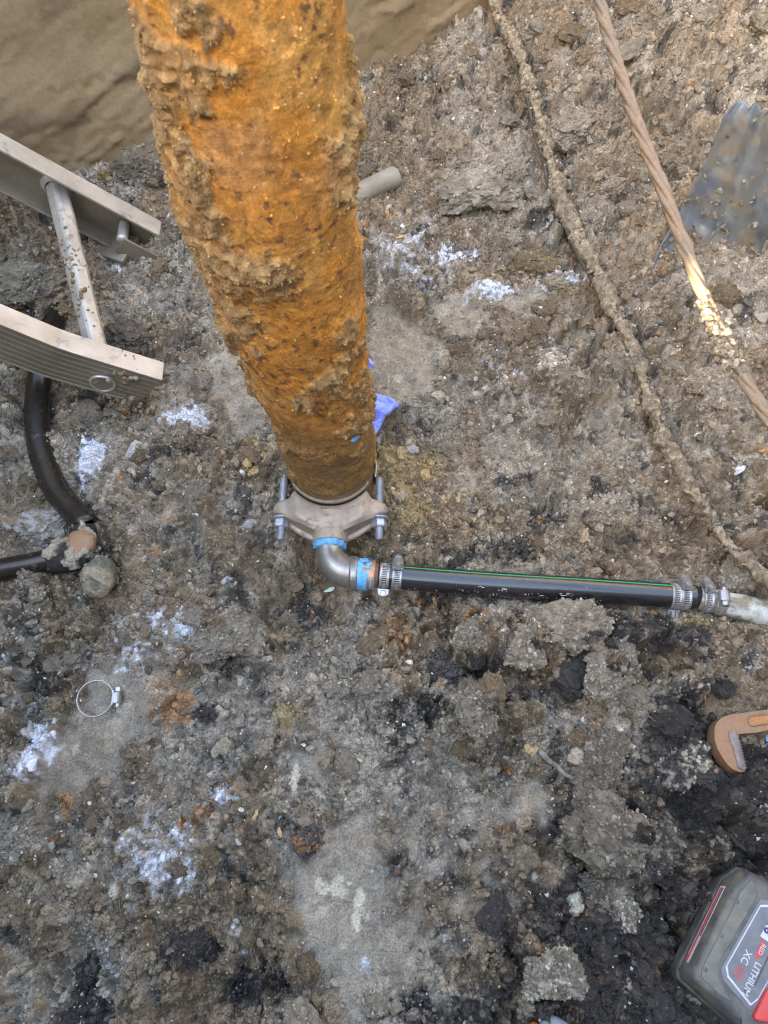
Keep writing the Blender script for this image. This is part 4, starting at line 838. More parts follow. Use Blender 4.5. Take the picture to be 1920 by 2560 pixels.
# ------------------------------------------------------------------ ladder
near0, far0 = np.array([-.270, .146, .020]), np.array([-.300, .464, .016]); ldir = np.array([-.745, .005, .667]); ldir /= np.linalg.norm(ldir); LL = .80
lat = far0-near0; lat -= ldir*np.dot(lat, ldir); lw = np.linalg.norm(lat); lat /= lw; lup = np.cross(lat, ldir); lup *= np.sign(lup[2])
lad = thing('ladder', 'muddy aluminium ladder standing in the pit beside the rusty casing', 'ladder', near0); LL0 = near0
def rail(o0, inward, bend):
    """C channel; web outside, flanges pointing inward"""
    hw, fl, tk = .036, .030, .0026
    prof = [(0, -hw), (fl, -hw), (fl, -hw+tk), (tk, -hw+tk), (tk, hw-tk), (fl, hw-tk), (fl, hw), (0, hw)]
    for q in np.linspace(.72, -.72, 6): prof += [(0, hw*q+.0009), (-.0007, hw*q), (0, hw*q-.0009)]      # pressed lines along the web
    L_ = np.linspace(0, LL, 41); rows = []
    for l in L_:
        b = -bend*max(0, .135-l)**1.0; c0 = o0+ldir*l-np.array([0, 0, 1])*(-b*.0)+lup*(bend*.16*max(0, .135-l))
        rows.append([c0+inward*a_+lup*h_ for (a_, h_) in prof])
    V = np.array(rows); return V.reshape(-1, 3), grid_faces(41, len(prof), True), len(prof)
for (nm, o0, inw, bd) in (('near', near0, lat, 1.0), ('far', far0, -lat, 0.)):
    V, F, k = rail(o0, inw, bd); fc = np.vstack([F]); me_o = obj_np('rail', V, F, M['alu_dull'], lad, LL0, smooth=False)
    me_o['label'] = 'near ladder rail with pressed lines, bent near its foot' if nm == 'near' else 'far ladder rail seen from inside its channel'
    # flanges: lighter strips, the light on them put into the colour
    Vf = []; L_ = np.linspace(0.001, LL, 41)
    for l in L_:
        c0 = o0+ldir*l+lup*((bd*.16*max(0, .135-l)) if bd else 0)
        Vf.append([c0+inw*a_+lup*(.0363) for a_ in (-.0006, .0306)]+[c0+inw*(.0306)+lup*.0328, c0-inw*.0006+lup*.0345])
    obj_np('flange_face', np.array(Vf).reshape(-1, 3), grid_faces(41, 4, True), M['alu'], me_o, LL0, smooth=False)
    Vf = [[o0+ldir*l+lup*((bd*.16*max(0, .135-l)) if bd else 0)+inw*a_-lup*h_ for (a_, h_) in ((-.0006, .0364), (.0306, .0364), (.0306, .0335), (-.0006, .0335))] for l in L_]
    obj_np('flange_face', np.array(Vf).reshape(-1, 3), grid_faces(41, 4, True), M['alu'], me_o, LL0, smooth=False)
for l in (.150, .450, .750):
    a_ = near0+ldir*(l-.090)+lat*.002; b_ = far0+ldir*(l+.005)-lat*.002; P = np.linspace(a_, b_, 60); upv = np.array([0, 0, 1.])
    def rr(s, t, p): return .0150*(1-.16*np.maximum(0, np.cos(t))**2)*(1+.09*np.cos(4*t))*(1+.02*fbm3(p[..., 0]*40, p[..., 1]*40, p[..., 2]*40, 31, 3))
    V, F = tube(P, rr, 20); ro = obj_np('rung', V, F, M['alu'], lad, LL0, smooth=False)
    if l < .2:                                               # mud stuck on the rung
        n = 70; tt_ = rng.beta(3, 3, n)*.7+.15; th_ = rng.normal(-.2, .9, n); Pm = a_+(b_-a_)*tt_[:, None]; T1 = (b_-a_)/np.linalg.norm(b_-a_); N1 = upv-T1*np.dot(upv, T1); N1 /= np.linalg.norm(N1); B1_ = np.cross(T1, N1)
        Pm = Pm+.0140*(N1*np.cos(th_)[:, None]+B1_*np.sin(th_)[:, None]); col = np.where(rng.random((n, 1)) > .6, C_(.42, .36, .27), C_(.27, .20, .12))*rng.uniform(.7, 1.25, (n, 1))
        V, F, cc = crumbs(Pm[:, 0], Pm[:, 1], Pm[:, 2], .0012+.0042*rng.random(n)**2, I2, I2F, .2, (.4, .7), col); o = obj_np('mud_specks', V, F, M['mud'], ro, LL0, col=cc, smooth=False); o['kind'] = 'stuff'
    # swaged rung end on the outer web: a raised D
    for (o0, inw) in ((near0, lat), (far0, -lat)):
        c0 = o0+ldir*(l-.090 if o0 is near0 else l+.005); D = [(.0185*math.cos(q)*(1 if math.cos(q) > 0 else .75), .0165*math.sin(q)) for q in np.linspace(0, 2*math.pi, 40, endpoint=False)]
        P = np.array([c0+ldir*x-inw*.001+lup*y for (x, y) in D]); P = np.vstack([P, P[:1]]); V, F = tube(P, .0024, 8, up=inw); obj_np('rung_end', V, F, M['alu_edge'], lad, LL0)
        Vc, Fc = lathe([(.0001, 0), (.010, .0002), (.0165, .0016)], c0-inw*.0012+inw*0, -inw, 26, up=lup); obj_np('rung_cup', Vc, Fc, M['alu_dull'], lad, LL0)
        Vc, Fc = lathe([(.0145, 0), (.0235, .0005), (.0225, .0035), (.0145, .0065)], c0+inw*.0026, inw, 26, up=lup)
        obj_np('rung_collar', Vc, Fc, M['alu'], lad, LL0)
# swivel foot on the far rail
fb = far0+ldir*.045-lat*.012; P = np.array([fb-lup*.002, fb-lup*.03-lat*.022+ldir*-.01])
V, F = tube(np.linspace(fb+lat*.008, fb-lat*.030, 8), .0085, 14); obj_np('foot_pivot', V, F, M['alu'], lad, LL0)
ft = fb-lat*.032; Mx_ = np.stack([ldir, lat, lup], 1)
V, F = box((0, 0, 0), (.060, .004, .034)); obj = obj_np('foot_bracket', (V@Mx_.T)+ft-ldir*.030-lup*.008, F, M['alu_dull'], lad, LL0); bevel_obj(obj, .001)
V, F = box((0, 0, 0), (.010, .055, .048)); rot = np.stack([np.array([0, 0, 1.]), np.array([.35, .94, 0])/1.003, np.array([-.94, .35, 0])/1.003], 1)
pf = hit(305, 640); obj = obj_np('foot_plate', (V@rot.T)+np.array([pf[0], pf[1], pf[2]+.020]), F, M['alu_dull'], lad, LL0); bevel_obj(obj, .002)
# mud caked on the near rail's end
n = 420; pm = near0+ldir*.004; q = rng.normal(size=(n, 3))*np.array([.011, .011, .013]); ctr = np.where(rng.random((n, 1)) > .45, pm+lup*.028+ldir*.035+lat*.012, pm-lup*.030+lat*.0)
V, F, cc = crumbs(*(ctr+q*np.where(ctr[:, 2:3] > pm[2], .8, 1.1)).T, .0015+.0045*rng.random(n)**2, I2, I2F, .2, (.5, .8), np.array([BROWN, GREY, TAN, RUST*.8])[rng.choice(4, n, p=[.45, .25, .2, .1])]*rng.uniform(.7, 1.3, (n, 1)))
o = obj_np('mud_cake', V, F, M['mud'], lad, LL0, col=cc, smooth=False); o['kind'] = 'stuff'

# ------------------------------------------------------------------ bent black pipe, cut open
pts = [(185, 700, -.10), (150, 775, .0), (118, 850, .034), (100, 930, .035), (93, 1020, .028), (100, 1120, .024), (135, 1215, .024), (178, 1270, .026), (214, 1312, .030)]
P, s_ = resample(catmull([PZ(u, v, z) for (u, v, z) in pts], 12), .004)
bp = thing('bent_black_pipe', 'bent muddy black plastic pipe with a cut open end under the ladder', 'water pipe', P[-1])
V, F = tube(P, .0172, 36, caps=False); Vi, _ = tube(P, .0146, 36, caps=False); n_ = len(V); e0 = (len(P)-1)*36; j = np.arange(36); k = (j+1) % 36
# slanting, ragged cut
for VV in (V, Vi):
    tgt = VV[e0:e0+36]; tgt += (P[-1]-P[-2])/np.linalg.norm(P[-1]-P[-2])*(.010*np.sin(np.linspace(0, 2*np.pi, 36, endpoint=False)+2.2)+.0012*np.sin(np.linspace(0, 18, 36)))[:, None]
obj_np('pipe_wall', np.vstack([V, Vi]), np.vstack([F, F[:, ::-1]+n_, np.stack([e0+j, e0+k, n_+e0+k, n_+e0+j], 1)]), M['pe_old'], bp, P[-1])
q = 44; V, F = lathe([(.0001, .0022), (.004, .0018), (.0065, 0)], P[int(len(P)*.26)]+np.array([.0, -.006, .0160]), (0, -.3, 1), 12, rfun=lambda r, t, h: r*(1+.35*np.sin(2*t)))
obj_np('sealant_dab', V, F, M['sealant'], bp, P[-1])

# ------------------------------------------------------------------ muddy tee with plug, left edge
tz = .028; C0 = PZ(214, 1365, tz); te = thing('tee_fitting', 'mud caked black tee fitting with a copper coloured plug beside the cut pipe', 'pipe fitting', C0)
def muddy(parts, vox, amp, seed, cols, name, parent, loc, sm=3, thr=.15):
    me = fused(parts, vox, sm); n = len(me.vertices); V = np.empty(n*3, np.float32); me.vertices.foreach_get('co', V); V = V.reshape(-1, 3).astype(float)
    nr = np.empty(n*3, np.float32); me.vertices.foreach_get('normal', nr); nr = nr.reshape(-1, 3)
    a = fbm3(V[:, 0]*45, V[:, 1]*45, V[:, 2]*45, seed, 4); b = fbm3(V[:, 0]*160, V[:, 1]*160, V[:, 2]*160, seed+5, 3); m = sstep(thr-.12, thr+.12, a)
    V = V+nr*(amp*(m*(1+.5*a)+.35*b*m))[:, None]; c = lerp(np.asarray(cols[0], float)*np.ones((n, 3)), np.asarray(cols[1], float), m); c = c*(1+.3*b+.2*a)[:, None]
    me.vertices.foreach_set('co', (V-np.asarray(loc)).astype(np.float32).ravel()); me.update()
    cc = np.ones((n, 4), np.float32); cc[:, :3] = np.clip(c, .01, .8); me.attributes.new('Col', 'FLOAT_COLOR', 'POINT').data.foreach_set('color', cc.ravel())
    return link(name, me, M['mud'], parent)
a0 = PZ(-40, 1432, .024); a1 = PZ(196, 1383, tz)
colr = lathe([(.001, 0), (.0205, 0), (.0205, .034), (.018, .036), (.018, .05), (.001, .05)], PZ(128, 1397, tz), (1, .12, 0), 28)
stub = lathe([(.001, 0), (.0168, 0), (.0172, .012), (.0172, .030), (.001, .032)], C0+np.array([0, -.004, .0]), (-.25, 1, .10), 28)
down = lathe([(.001, 0), (.0175, 0), (.0195, .018), (.001, .02)], C0+np.array([.0, .008, -.002]), (.3, -1, .0), 28)
muddy([colr, stub, down], .0013, .0042, 1001, (C_(.035,.033,.032), C_(.30,.27,.21)), 'tee_body', te, C0, thr=.08)
V, F = lathe([(.0001, .0065), (.010, .0062), (.0165, .0040), (.0180, .0010), (.0180, -.016)], C0+np.array([.000, -.003, .018]), (.08, -.12, 1), 40, rfun=lambda r, t, h: r*(1+.04*np.sin(3*t+1)+.03*np.sin(7*t)))
obj_np('plug', V, F, M['copper'], te, C0)
ball = PZ(251, 1440, .030); Vb_ = I4*np.array([.0215, .0265, .021]); muddy([(np.asarray(Vb_)+ball, np.c_[I4F, I4F[:, 2]])], .0013, .0028, 1011, (C_(.16,.155,.12), C_(.26,.225,.16)), 'mud_knob', te, C0, thr=.0)
o = tag(bpy.data.objects.new('feed_pipe', None), 'x', 'x'); bpy.data.objects.remove(o)
P, _ = resample(np.array([PZ(-140, 1450, .018), a0, PZ(70, 1412, .026), a1]), .004); V, F = tube(P, .0150, 32)
o = obj_np('black_feed_pipe', V, F, M['pe_old'], None); tag(o, 'straight black pipe running into the muddy tee fitting', 'water pipe')

# ------------------------------------------------------------------ cables
# muddy cable lying on the bank
mc = [(1205, -160), (1235, 0), (1288, 110), (1335, 250), (1380, 420), (1420, 540), (1482, 660), (1545, 800), (1590, 900), (1640, 1050), (1690, 1160), (1760, 1270), (1830, 1370), (1900, 1425), (2050, 1560)]
pts = []
for i, (u, v) in enumerate(mc):
    p = hit(u, v, lambda x, y: hbase(x, y)+.02); zz = float(hz(np.array([p[0]]), np.array([p[1]]))[0]) if (GX0 < p[0] < GX1 and GY0 < p[1] < GY1) else p[2]
    lift = .045 if v < 560 else (.030 if v < 900 else .024)
    d_ = CAM-p; p = p+d_/np.linalg.norm(d_)*lift; pts.append(p)
P, s_ = resample(catmull(pts, 14), .0022); Ls = s_[-1]
def mrad(s, t, p):
    a = fbm3(p[..., 0]*28, p[..., 1]*28, p[..., 2]*28, 1101, 4); b = fbm3(p[..., 0]*110, p[..., 1]*110, p[..., 2]*110, 1105, 3)
    m = sstep(-.10, .14, a+.20*np.sin(s*9)+.02); return .0062+m*(.0050+.0055*a+.0030*b)+.0009*b
V, F = tube(P, mrad, 30); a = fbm3(V[:, 0]*28, V[:, 1]*28, V[:, 2]*28, 1101, 4); b = fbm3(V[:, 0]*140, V[:, 1]*140, V[:, 2]*140, 1109, 3)
c = lerp(C_(.30,.24,.165)*np.ones((len(V), 3)), C_(.215,.175,.120), sstep(-.3, .3, a)); c = lerp(c, C_(.10,.085,.07), .8*sstep(.25, .6, -b-.2*a)); c = lerp(c, C_(.46,.40,.30), .6*sstep(.3, .6, b)); c = c*(1+.2*b)[:, None]
mcb = thing('muddy_cable', 'thick cable caked with pale mud lying down the bank into the pit', 'cable', pts[5])
obj_np('mud_sleeve', V, F, M['mud'], mcb, pts[5], col=c)
i0, i1_ = int(len(P)*.16), int(len(P)*.60); Pw = P[i0:i1_]; Tw, Nw, Bw = frames(Pw); sd_ = np.cross(Tw, CAM-Pw); sd_ /= np.linalg.norm(sd_, axis=1)[:, None]; sd_ *= -np.sign(sd_[:, :1]); wob = (.0115+.0015*np.sin(np.linspace(0, 30, len(Pw))))[:, None]
V, F = tube(Pw+sd_*wob, .0032, 10); obj_np('dark_wire', V, F, M['rubber'], mcb, pts[5])
n = 1500; ii = rng.integers(0, len(P), n); q = rng.normal(size=(n, 3)); q /= np.linalg.norm(q, axis=1)[:, None]; Pm = P[ii]+q*(.0095+.003*rng.random(n))[:, None]
V, F, cc = crumbs(*Pm.T, .0010+.0036*rng.random(n)**2.5, I1, I1F, .3, (.5, .9), np.array([TAN, BROWN, GREY, PALE])[rng.choice(4, n, p=[.4, .25, .25, .1])]*rng.uniform(.6, 1.3, (n, 1)))
o = obj_np('mud_crumbs', V, F, M['mud'], mcb, pts[5], col=cc, smooth=False); o['kind'] = 'stuff'
# twisted cable hanging across, part of it in the sun
tc = [(1330, -500, 1.05), (1440, -180, .86), (1496, 0, .82), (1540, 150, .79), (1590, 300, .76), (1648, 450, .74), (1708, 610, .72), (1768, 760, .705), (1830, 890, .69), (1905, 1020, .675), (2060, 1260, .65), (2400, 1700, .66)]
pts = [PD(*q) for q in tc]; P, s_ = resample(catmull(pts, 16), .0016)
def twr(s, t, p):
    ph_ = t+s*46; lob = np.abs(np.cos(2*ph_)); fine_ = .00022*np.cos(20*ph_)
    a = fbm3(p[..., 0]*60, p[..., 1]*60, p[..., 2]*60, 1201, 3); return .0037+.0025*lob**.7+fine_+.0010*sstep(.2, .5, a)
V, F = tube(P, twr, 40, up=(0, 0, 1)); a = fbm3(V[:, 0]*22, V[:, 1]*22, V[:, 2]*22, 1205, 4); b = fbm3(V[:, 0]*200, V[:, 1]*200, V[:, 2]*200, 1209, 3)
c = lerp(C_(.215,.150,.100)*np.ones((len(V), 3)), C_(.185,.145,.100), sstep(-.3, .3, a)); c = lerp(c, C_(.26,.155,.115), .5*sstep(.2, .5, a)); c = lerp(c, C_(.16,.12,.085), .7*sstep(.1, .5, b)); c = c*(1+.2*b)[:, None]
tcb = thing('twisted_cable', 'twisted brown cable hanging across the bank with a sunlit stretch', 'cable', pts[5])
obj_np('strands', V, F, M['cable'], tcb, pts[5], col=c)
n = 260; i0 = np.argmin(np.linalg.norm(P-PD(1768, 760, .705), axis=1)); i1_ = np.argmin(np.linalg.norm(P-PD(1850, 930, .69), axis=1)); ii = rng.integers(i0, i1_, n); q = rng.normal(size=(n, 3))+np.array([-1.0, -.6, .3]); q /= np.linalg.norm(q, axis=1)[:, None]
V, F, cc = crumbs(*(P[ii]+q*(.0085+.0025*rng.random(n))[:, None]).T, .0008+.0034*rng.random(n)**2.5, I2, I2F, .2, (.5, .9), np.array([TAN, BROWN, PALE])[rng.choice(3, n)]*rng.uniform(.7, 1.2, (n, 1)))
o = obj_np('mud_lumps', V, F, M['mud'], tcb, pts[5], col=cc, smooth=False); o['kind'] = 'stuff'

# ------------------------------------------------------------------ bent sheet metal on the bank
pz = hit(1700, 640); db = np.dot(pz-CAM, FW)
sh_ = thing('bent_sheet_metal', 'grey weathered sheet of metal folded lengthwise sticking out of the bank', 'sheet metal', pz)
def patch(cor, n, m, bulge, name, parent, loc, amp=.004, seed=0, matn='sheet', thk=.0022):
    """cor: four corners (u, v, depth) in order; bulge pushes the middle towards the camera"""
    c4 = [PD(*q) for q in cor]; a, b = np.meshgrid(np.linspace(0, 1, m), np.linspace(0, 1, n))
    Q = (c4[0]*((1-a)*(1-b))[..., None]+c4[1]*(a*(1-b))[..., None]+c4[2]*(a*b)[..., None]+c4[3]*((1-a)*b)[..., None])
    nrm = np.cross(c4[1]-c4[0], c4[3]-c4[0]); nrm /= np.linalg.norm(nrm); nrm *= np.sign(np.dot(nrm, CAM-c4[0]))
    Q = Q+nrm*(bulge*(4*a*(1-a))+amp*fbm2(a*3+seed, b*4, 1300+seed, 3))[..., None]
    e = .0035*fbm2(b*9+seed, a*2, 1310+seed, 3)*((a < .02)*1.0-(a > .98)*1.0); Q[..., 0] += e
    o = obj_np(name, Q.reshape(-1, 3), grid_faces(n, m), M[matn], parent, loc); s = o.modifiers.new('thickness', 'SOLIDIFY'); s.thickness = thk; s.offset = 0; return o
n, m = 70, 60; a, b = np.meshgrid(np.linspace(0, 1, m), np.linspace(0, 1, n))
lu, lv, ld = np.interp(b, [0, .35, .7, 1], [1832, 1768, 1700, 1610]), np.interp(b, [0, .35, .7, 1], [256, 390, 520, 690]), np.interp(b, [0, 1], [1.05, 1.24])      # left edge, going down
ru, rv, rd = np.interp(b, [0, 1], [2010, 1850]), np.interp(b, [0, .5, 1], [262, 560, 760]), np.interp(b, [0, 1], [.99, 1.26])
Uu, Vv, Dd = lu+(ru-lu)*a, lv+(rv-lv)*a, ld+(rd-ld)*a
Dd = Dd+.014*np.sin(a*math.pi*1.5+.3)*(1-.25*b)-.005*np.exp(-((a-.46)/.07)**2)+.003*fbm2(a*2, b*3, 1301, 3)+.0007*fbm2(a*12, b*14, 1305, 3)-.035*b-.01
Vv = Vv+(18*fbm2(a*6, b*0+.3, 1309, 3)+12*np.exp(-((a-.5)/.1)**2))*np.exp(-b/.05)+18*fbm2(a*5, b*0+.7, 1311, 3)*b**6
Uu = Uu+9*fbm2(b*6, a*0+.4, 1313, 3)*(1-a)
Q = np.array([PD(u_, v_, d_) for u_, v_, d_ in zip(Uu.ravel(), Vv.ravel(), Dd.ravel())])
o = obj_np('sheet', Q, grid_faces(n, m), M['sheet'], sh_, pz); s = o.modifiers.new('thickness', 'SOLIDIFY'); s.thickness = .0022; s.offset = 0
k = rng.integers(0, n*m, 1500); k = k[(rng.random(len(k)) < (.02+.98*b.ravel()[k]**2.5)) & (fbm2(a.ravel()[k]*5, b.ravel()[k]*6, 1321, 2) > -.05)]
o = instancer('mud_crumbs', Q[k]+(CAM-Q[k])*.004, .001+.004*rng.random(len(k))**2, np.array([TAN, BROWN, GREY])[rng.choice(3, len(k))]*rng.uniform(.6, 1.2, (len(k), 1)), rng.integers(0, 12, len(k)), sh_, pz); o['kind'] = 'stuff'
# ------------------------------------------------------------------ grey stake stub behind the casing
p0, p1 = hit(830, 545)+np.array([0, 0, .022]), hit(990, 466)+np.array([0, 0, .022]); dd = (p1-p0)/np.linalg.norm(p1-p0)
V, F = lathe([(.0001, 0), (.0178, 0), (.0180, .05), (.0182, np.linalg.norm(p1-p0)-.002), (.0170, np.linalg.norm(p1-p0)), (.0001, np.linalg.norm(p1-p0)+.001)], p0, dd, 30, rfun=lambda r, t, h: r*(1+.02*np.sin(3*t)+.012*np.sin(9*t+h*60)))
o = obj_np('stake_stub', V, F, M['wood']); sharp(o, 50); tag(o, 'short round grey stake end lying on soil behind the casing', 'stake')
# ------------------------------------------------------------------ blue glove
rows = [(984, 905, 946), (992, 905, 968), (1000, 905, 985), (1008, 905, 1000), (1014, 905, 996), (1020, 905, 984), (1030, 905, 976), (1042, 905, 962), (1056, 905, 954), (1070, 910, 947), (1086, 925, 940)]
n, m = 44, 34; vv = np.linspace(984, 1086, n); Q = np.zeros((n, m, 3)); zf = hsoft(*hit(950, 1040)[:2], .03)
for i, v in enumerate(vv):
    ua, ub = np.interp(v, [r[0] for r in rows], [r[1] for r in rows]), np.interp(v, [r[0] for r in rows], [r[2] for r in rows])
    for j_, u in enumerate(np.linspace(ua, ub, m)): Q[i, j_] = PZ(u, v, zf+.030)
a, b = np.meshgrid(np.linspace(0, 1, m), np.linspace(0, 1, n)); fold = .006*np.exp(-((b-.30-.25*a)/.06)**2)-.004*np.exp(-((b-.42-.25*a)/.05)**2)+.005*fbm2(a*4, b*5, 1401, 3)+.004*fbm2(a*2+b*7, b*2-a*3, 1405, 2)
Q[..., 2] += fold-.008*(a > .97)
gl = thing('glove', 'crumpled blue disposable glove lying behind the rusty casing', 'glove', Q[20, 10]); o = obj_np('cuff', Q.reshape(-1, 3), grid_faces(n, m), M['glove'], gl, Q[20, 10]); s = o.modifiers.new('thickness', 'SOLIDIFY'); s.thickness = .0006
q4 = [PZ(900, 880, zf+.028), PZ(926, 899, zf+.028), PZ(937, 913, zf+.028), PZ(929, 921, zf+.020), PZ(905, 925, zf+.028), PZ(890, 905, zf+.028)]
V = np.array(q4+[np.mean(q4, 0)+np.array([0, 0, .006])]); F = [(i, (i+1) % 6, 6) for i in range(6)]
me = bpy.data.meshes.new('finger'); me.from_pydata((V-Q[20, 10]).tolist(), [], F); me.update(); o = link('finger', me, M['glove'], gl); s = o.modifiers.new('thickness', 'SOLIDIFY'); s.thickness = .0008

# ------------------------------------------------------------------ pipe wrench
WZ = .035; wl = hsoft(*hit(1830, 1830)[:2], .03); WZ = wl+.030
def wpx(x, y): p = PZ(1740+x/9.217, 1740+y/9.217, WZ); return (p[0], p[1])
inner = [(990, 880), (985, 960)]
for k in range(11):
    f = k/10.; x, y = 995+f*165, 1010+f*670; inner += [(x-22, y), (x+30, y+34)]
out = [(2600, 255), (1659, 310), (1300, 360), (950, 405), (720, 445), (560, 520), (460, 640), (425, 800), (430, 1000), (490, 1200), (600, 1400), (720, 1570), (850, 1690), (990, 1750), (1120, 1745), (1175, 1690)]
poly = [wpx(*q) for q in out]+[wpx(*q) for q in inner[::-1]]+[wpx(1040, 870), wpx(1380, 845), wpx(1659, 790), wpx(2600, 640)]
wr = thing('pipe_wrench', 'rust orange pipe wrench with a toothed hook jaw lying on dark soil', 'wrench', (poly[5][0], poly[5][1], WZ-.02)); LW = Vector((poly[5][0], poly[5][1], WZ-.02))
me = prism(poly, WZ-.024, WZ, name='hook_jaw'); me.transform(Matrix.Translation(-LW)); o = link('hook_jaw', me, M['copper'], wr); bevel_obj(o, .0012, 3, 60)
tp = [wpx(x, y) for (x, y) in [(745, 830), (900, 790), (985, 900)]]+[wpx(*q) for q in inner[2:]]+[wpx(x, y) for (x, y) in [(1160, 1690), (1080, 1715), (960, 1640), (900, 1400), (840, 1180), (760, 980)]]
me = prism(tp, WZ-.020, WZ+.0016, name='tooth_plate'); me.transform(Matrix.Translation(-LW)); o = link('tooth_plate', me, M['jawsteel'], wr); bevel_obj(o, .0004, 1, 75)
sl_ = [wpx(1290+90*math.cos(a), 570+115*math.sin(a)) for a in np.linspace(math.pi*1.5, math.pi*.5, 10)]+[wpx(2600, 500), wpx(2600, 330)]
def ringm(poly_, wdt, z0, z1):
    c0 = np.mean(poly_, 0); P3 = np.array([[p[0], p[1], z1] for p in poly_]+[[poly_[0][0], poly_[0][1], z1]]); return tube(P3, wdt, 8)
me = prism(sl_, WZ-.002, WZ+.0004, name='slot_floor'); me.transform(Matrix.Translation(-LW)); link('slot_floor', me, M['copper_clean'], wr)
V, F = ringm(sl_, .0013, 0, WZ+.0004); obj_np('slot_rim', V, F, M['copper'], wr, LW)
hp = [wpx(2300, 150), wpx(2300, 760), wpx(4200, 560), wpx(4200, 60)]; me = prism(hp, WZ-.028, WZ+.006, name='handle'); me.transform(Matrix.Translation(-LW)); o = link('handle', me, M['copper_clean'], wr); bevel_obj(o, .004, 3)

# ------------------------------------------------------------------ tool battery
BZ = hsoft(*hit(1800, 2350)[:2], .04)+.072
A = PZ(1839, 2219, BZ); B = PZ(1740, 2428, BZ); ex = Vector(B-A); lb = ex.length; ex.normalize(); ez = Vector((0, 0, 1)); ey_ = ez.cross(ex).normalized()
if ey_.x < 0: ey_ = -ey_
MB_ = Matrix(((ex.x, ey_.x, 0, A[0]), (ex.y, ey_.y, 0, A[1]), (ex.z, ey_.z, 1, A[2]-.070), (0, 0, 0, 1)))
bt = thing('battery_pack', 'dusty black and red power tool battery with a printed label on dark soil', 'battery', M=MB_)
inv = MB_.inverted()
def bl(u, v, dz=0):
    p = inv@Vector(PZ(u, v, BZ+dz)); return (p.x, p.y)
top = [bl(1839, 2219), bl(1740, 2428), bl(1742, 2450), bl(1799, 2499), bl(1853, 2548)]; q = bl(1878, 2188)
wB = .082; top += [(lb+.030, .066), (lb+.020, wB), (-.008, wB), (-.026, .060), (-.024, .030), q]
def ring_at(off, z, sc=1.0):
    c0 = np.mean(top, 0); out_ = []
    for p in top:
        d_ = np.array(p)-c0; L_ = np.linalg.norm(d_); p2 = c0+d_*(1+off/L_); out_.append((p2[0], p2[1], z))
    return out_
rings = [ring_at(-.004, .0), ring_at(.004, .004), ring_at(.0085, .020), ring_at(.0085, .034), ring_at(.0060, .036), ring_at(.0060, .040), ring_at(.0075, .042), ring_at(.0060, .054), ring_at(.0015, .0665), ring_at(-.0015, .0690), ring_at(-.004, .0700)]
k = len(top); V = [p for r in rings for p in r]; F = [list(f) for f in grid_faces(len(rings), k, True).tolist()]+[list(range(k))[::-1], list(range((len(rings)-1)*k, len(rings)*k))]
me = bpy.data.meshes.new('case'); me.from_pydata(V, [], F); me.update(); o = link('case', me, M['plastic'], bt); bevel_obj(o, .0014, 2, 22)
def plate(name, poly_, z0, z1, m, parent=bt, bev=0):
    me = prism(poly_, z0, z1, name=name); o = link(name, me, M[m], parent)
    if bev: bevel_obj(o, bev, 2)
    return o
dust = [bl(1850, 2232), bl(1753, 2425), bl(1754, 2445), bl(1806, 2492), bl(1830, 2505), bl(1812, 2480), bl(1796, 2445), bl(1796, 2408), bl(1893, 2238), bl(1888, 2215), bl(1878, 2200)]
plate('dusty_shoulder', dust, .0695, .0712, 'plastic_dust', bev=.0006)
lab = [bl(1900, 2262), bl(1813, 2416), bl(1817, 2442), bl(1875, 2514), bl(1893, 2500), bl(1990, 2330), bl(1985, 2290), bl(1950, 2262)]
def shrink(pl, d_):
    c0 = np.mean(pl, 0); return [tuple(c0+(np.array(p)-c0)*(1-d_/np.linalg.norm(np.array(p)-c0))) for p in pl]
fr = plate('label_frame', shrink(lab, -.0052), .0696, .0708, 'label', bev=.0004); plate('label_border', lab, .0706, .07105, 'white'); lb_ = plate('label_field', shrink(lab, .0022), .0709, .07130, 'label')
def text(s, u, v, size, m, dz=.0715, extra=0, bold=.0):
    cu_ = bpy.data.curves.new('lettering', 'FONT'); cu_.body = s; cu_.size = size; cu_.extrude = .0001; cu_.offset = bold; cu_.space_character = 1.02
    o = bpy.data.objects.new('lettering', cu_); dg = bpy.context.evaluated_depsgraph_get(); COL.objects.link(o); dg.update()
    me = bpy.data.meshes.new_from_object(o.evaluated_get(bpy.context.evaluated_depsgraph_get())); bpy.data.objects.remove(o); me.materials.clear(); me.materials.append(M[m])
    q = link('lettering', me, None, bt); p = bl(u, v)
    # reading direction runs along the long edge (local +x); letter tops point away from it (local +y)
    q.location = (p[0], p[1], dz); q.rotation_euler = (0, 0, extra); q.scale = (1, 1 if (ex.cross(ey_)).z > 0 else -1, 1); return q
text('XC', 1864, 2372, .0100, 'white', bold=.0001); text('3.0', 1847, 2409, .0104, 'redprint', bold=.0001)
text('LITHIUM', 1889, 2402, .0090, 'white', bold=.0001)
cap = [bl(1904, 2352), bl(1887, 2388), bl(1889, 2395), bl(1897, 2393), bl(1912, 2362), bl(1911, 2354)]; plate('red_badge', cap, .0712, .0716, 'redprint')
text('RED', 1904.5, 2357, .0062, 'white', .0717)
mb = [bl(1899, 2340), bl(1921, 2356), bl(1975, 2262), bl(1950, 2246)]; plate('badge_box', mb, .0712, .0715, 'white'); text('M', 1934, 2272, .0120, 'redprint', .0717, bold=.0004); text('18', 1919, 2302, .0120, 'navy', .0717, bold=.0004)
seam = [bl(1920, 2385), bl(1885, 2462), bl(1887, 2464), bl(1922, 2388)]; plate('label_seam', seam, .0711, .0716, 'rubber')
latch = [bl(1912, 2470), bl(1879, 2540), bl(1884, 2550), bl(1945, 2560), bl(1960, 2500)]; plate('red_latch', latch, .062, .0760, 'red', bev=.003)
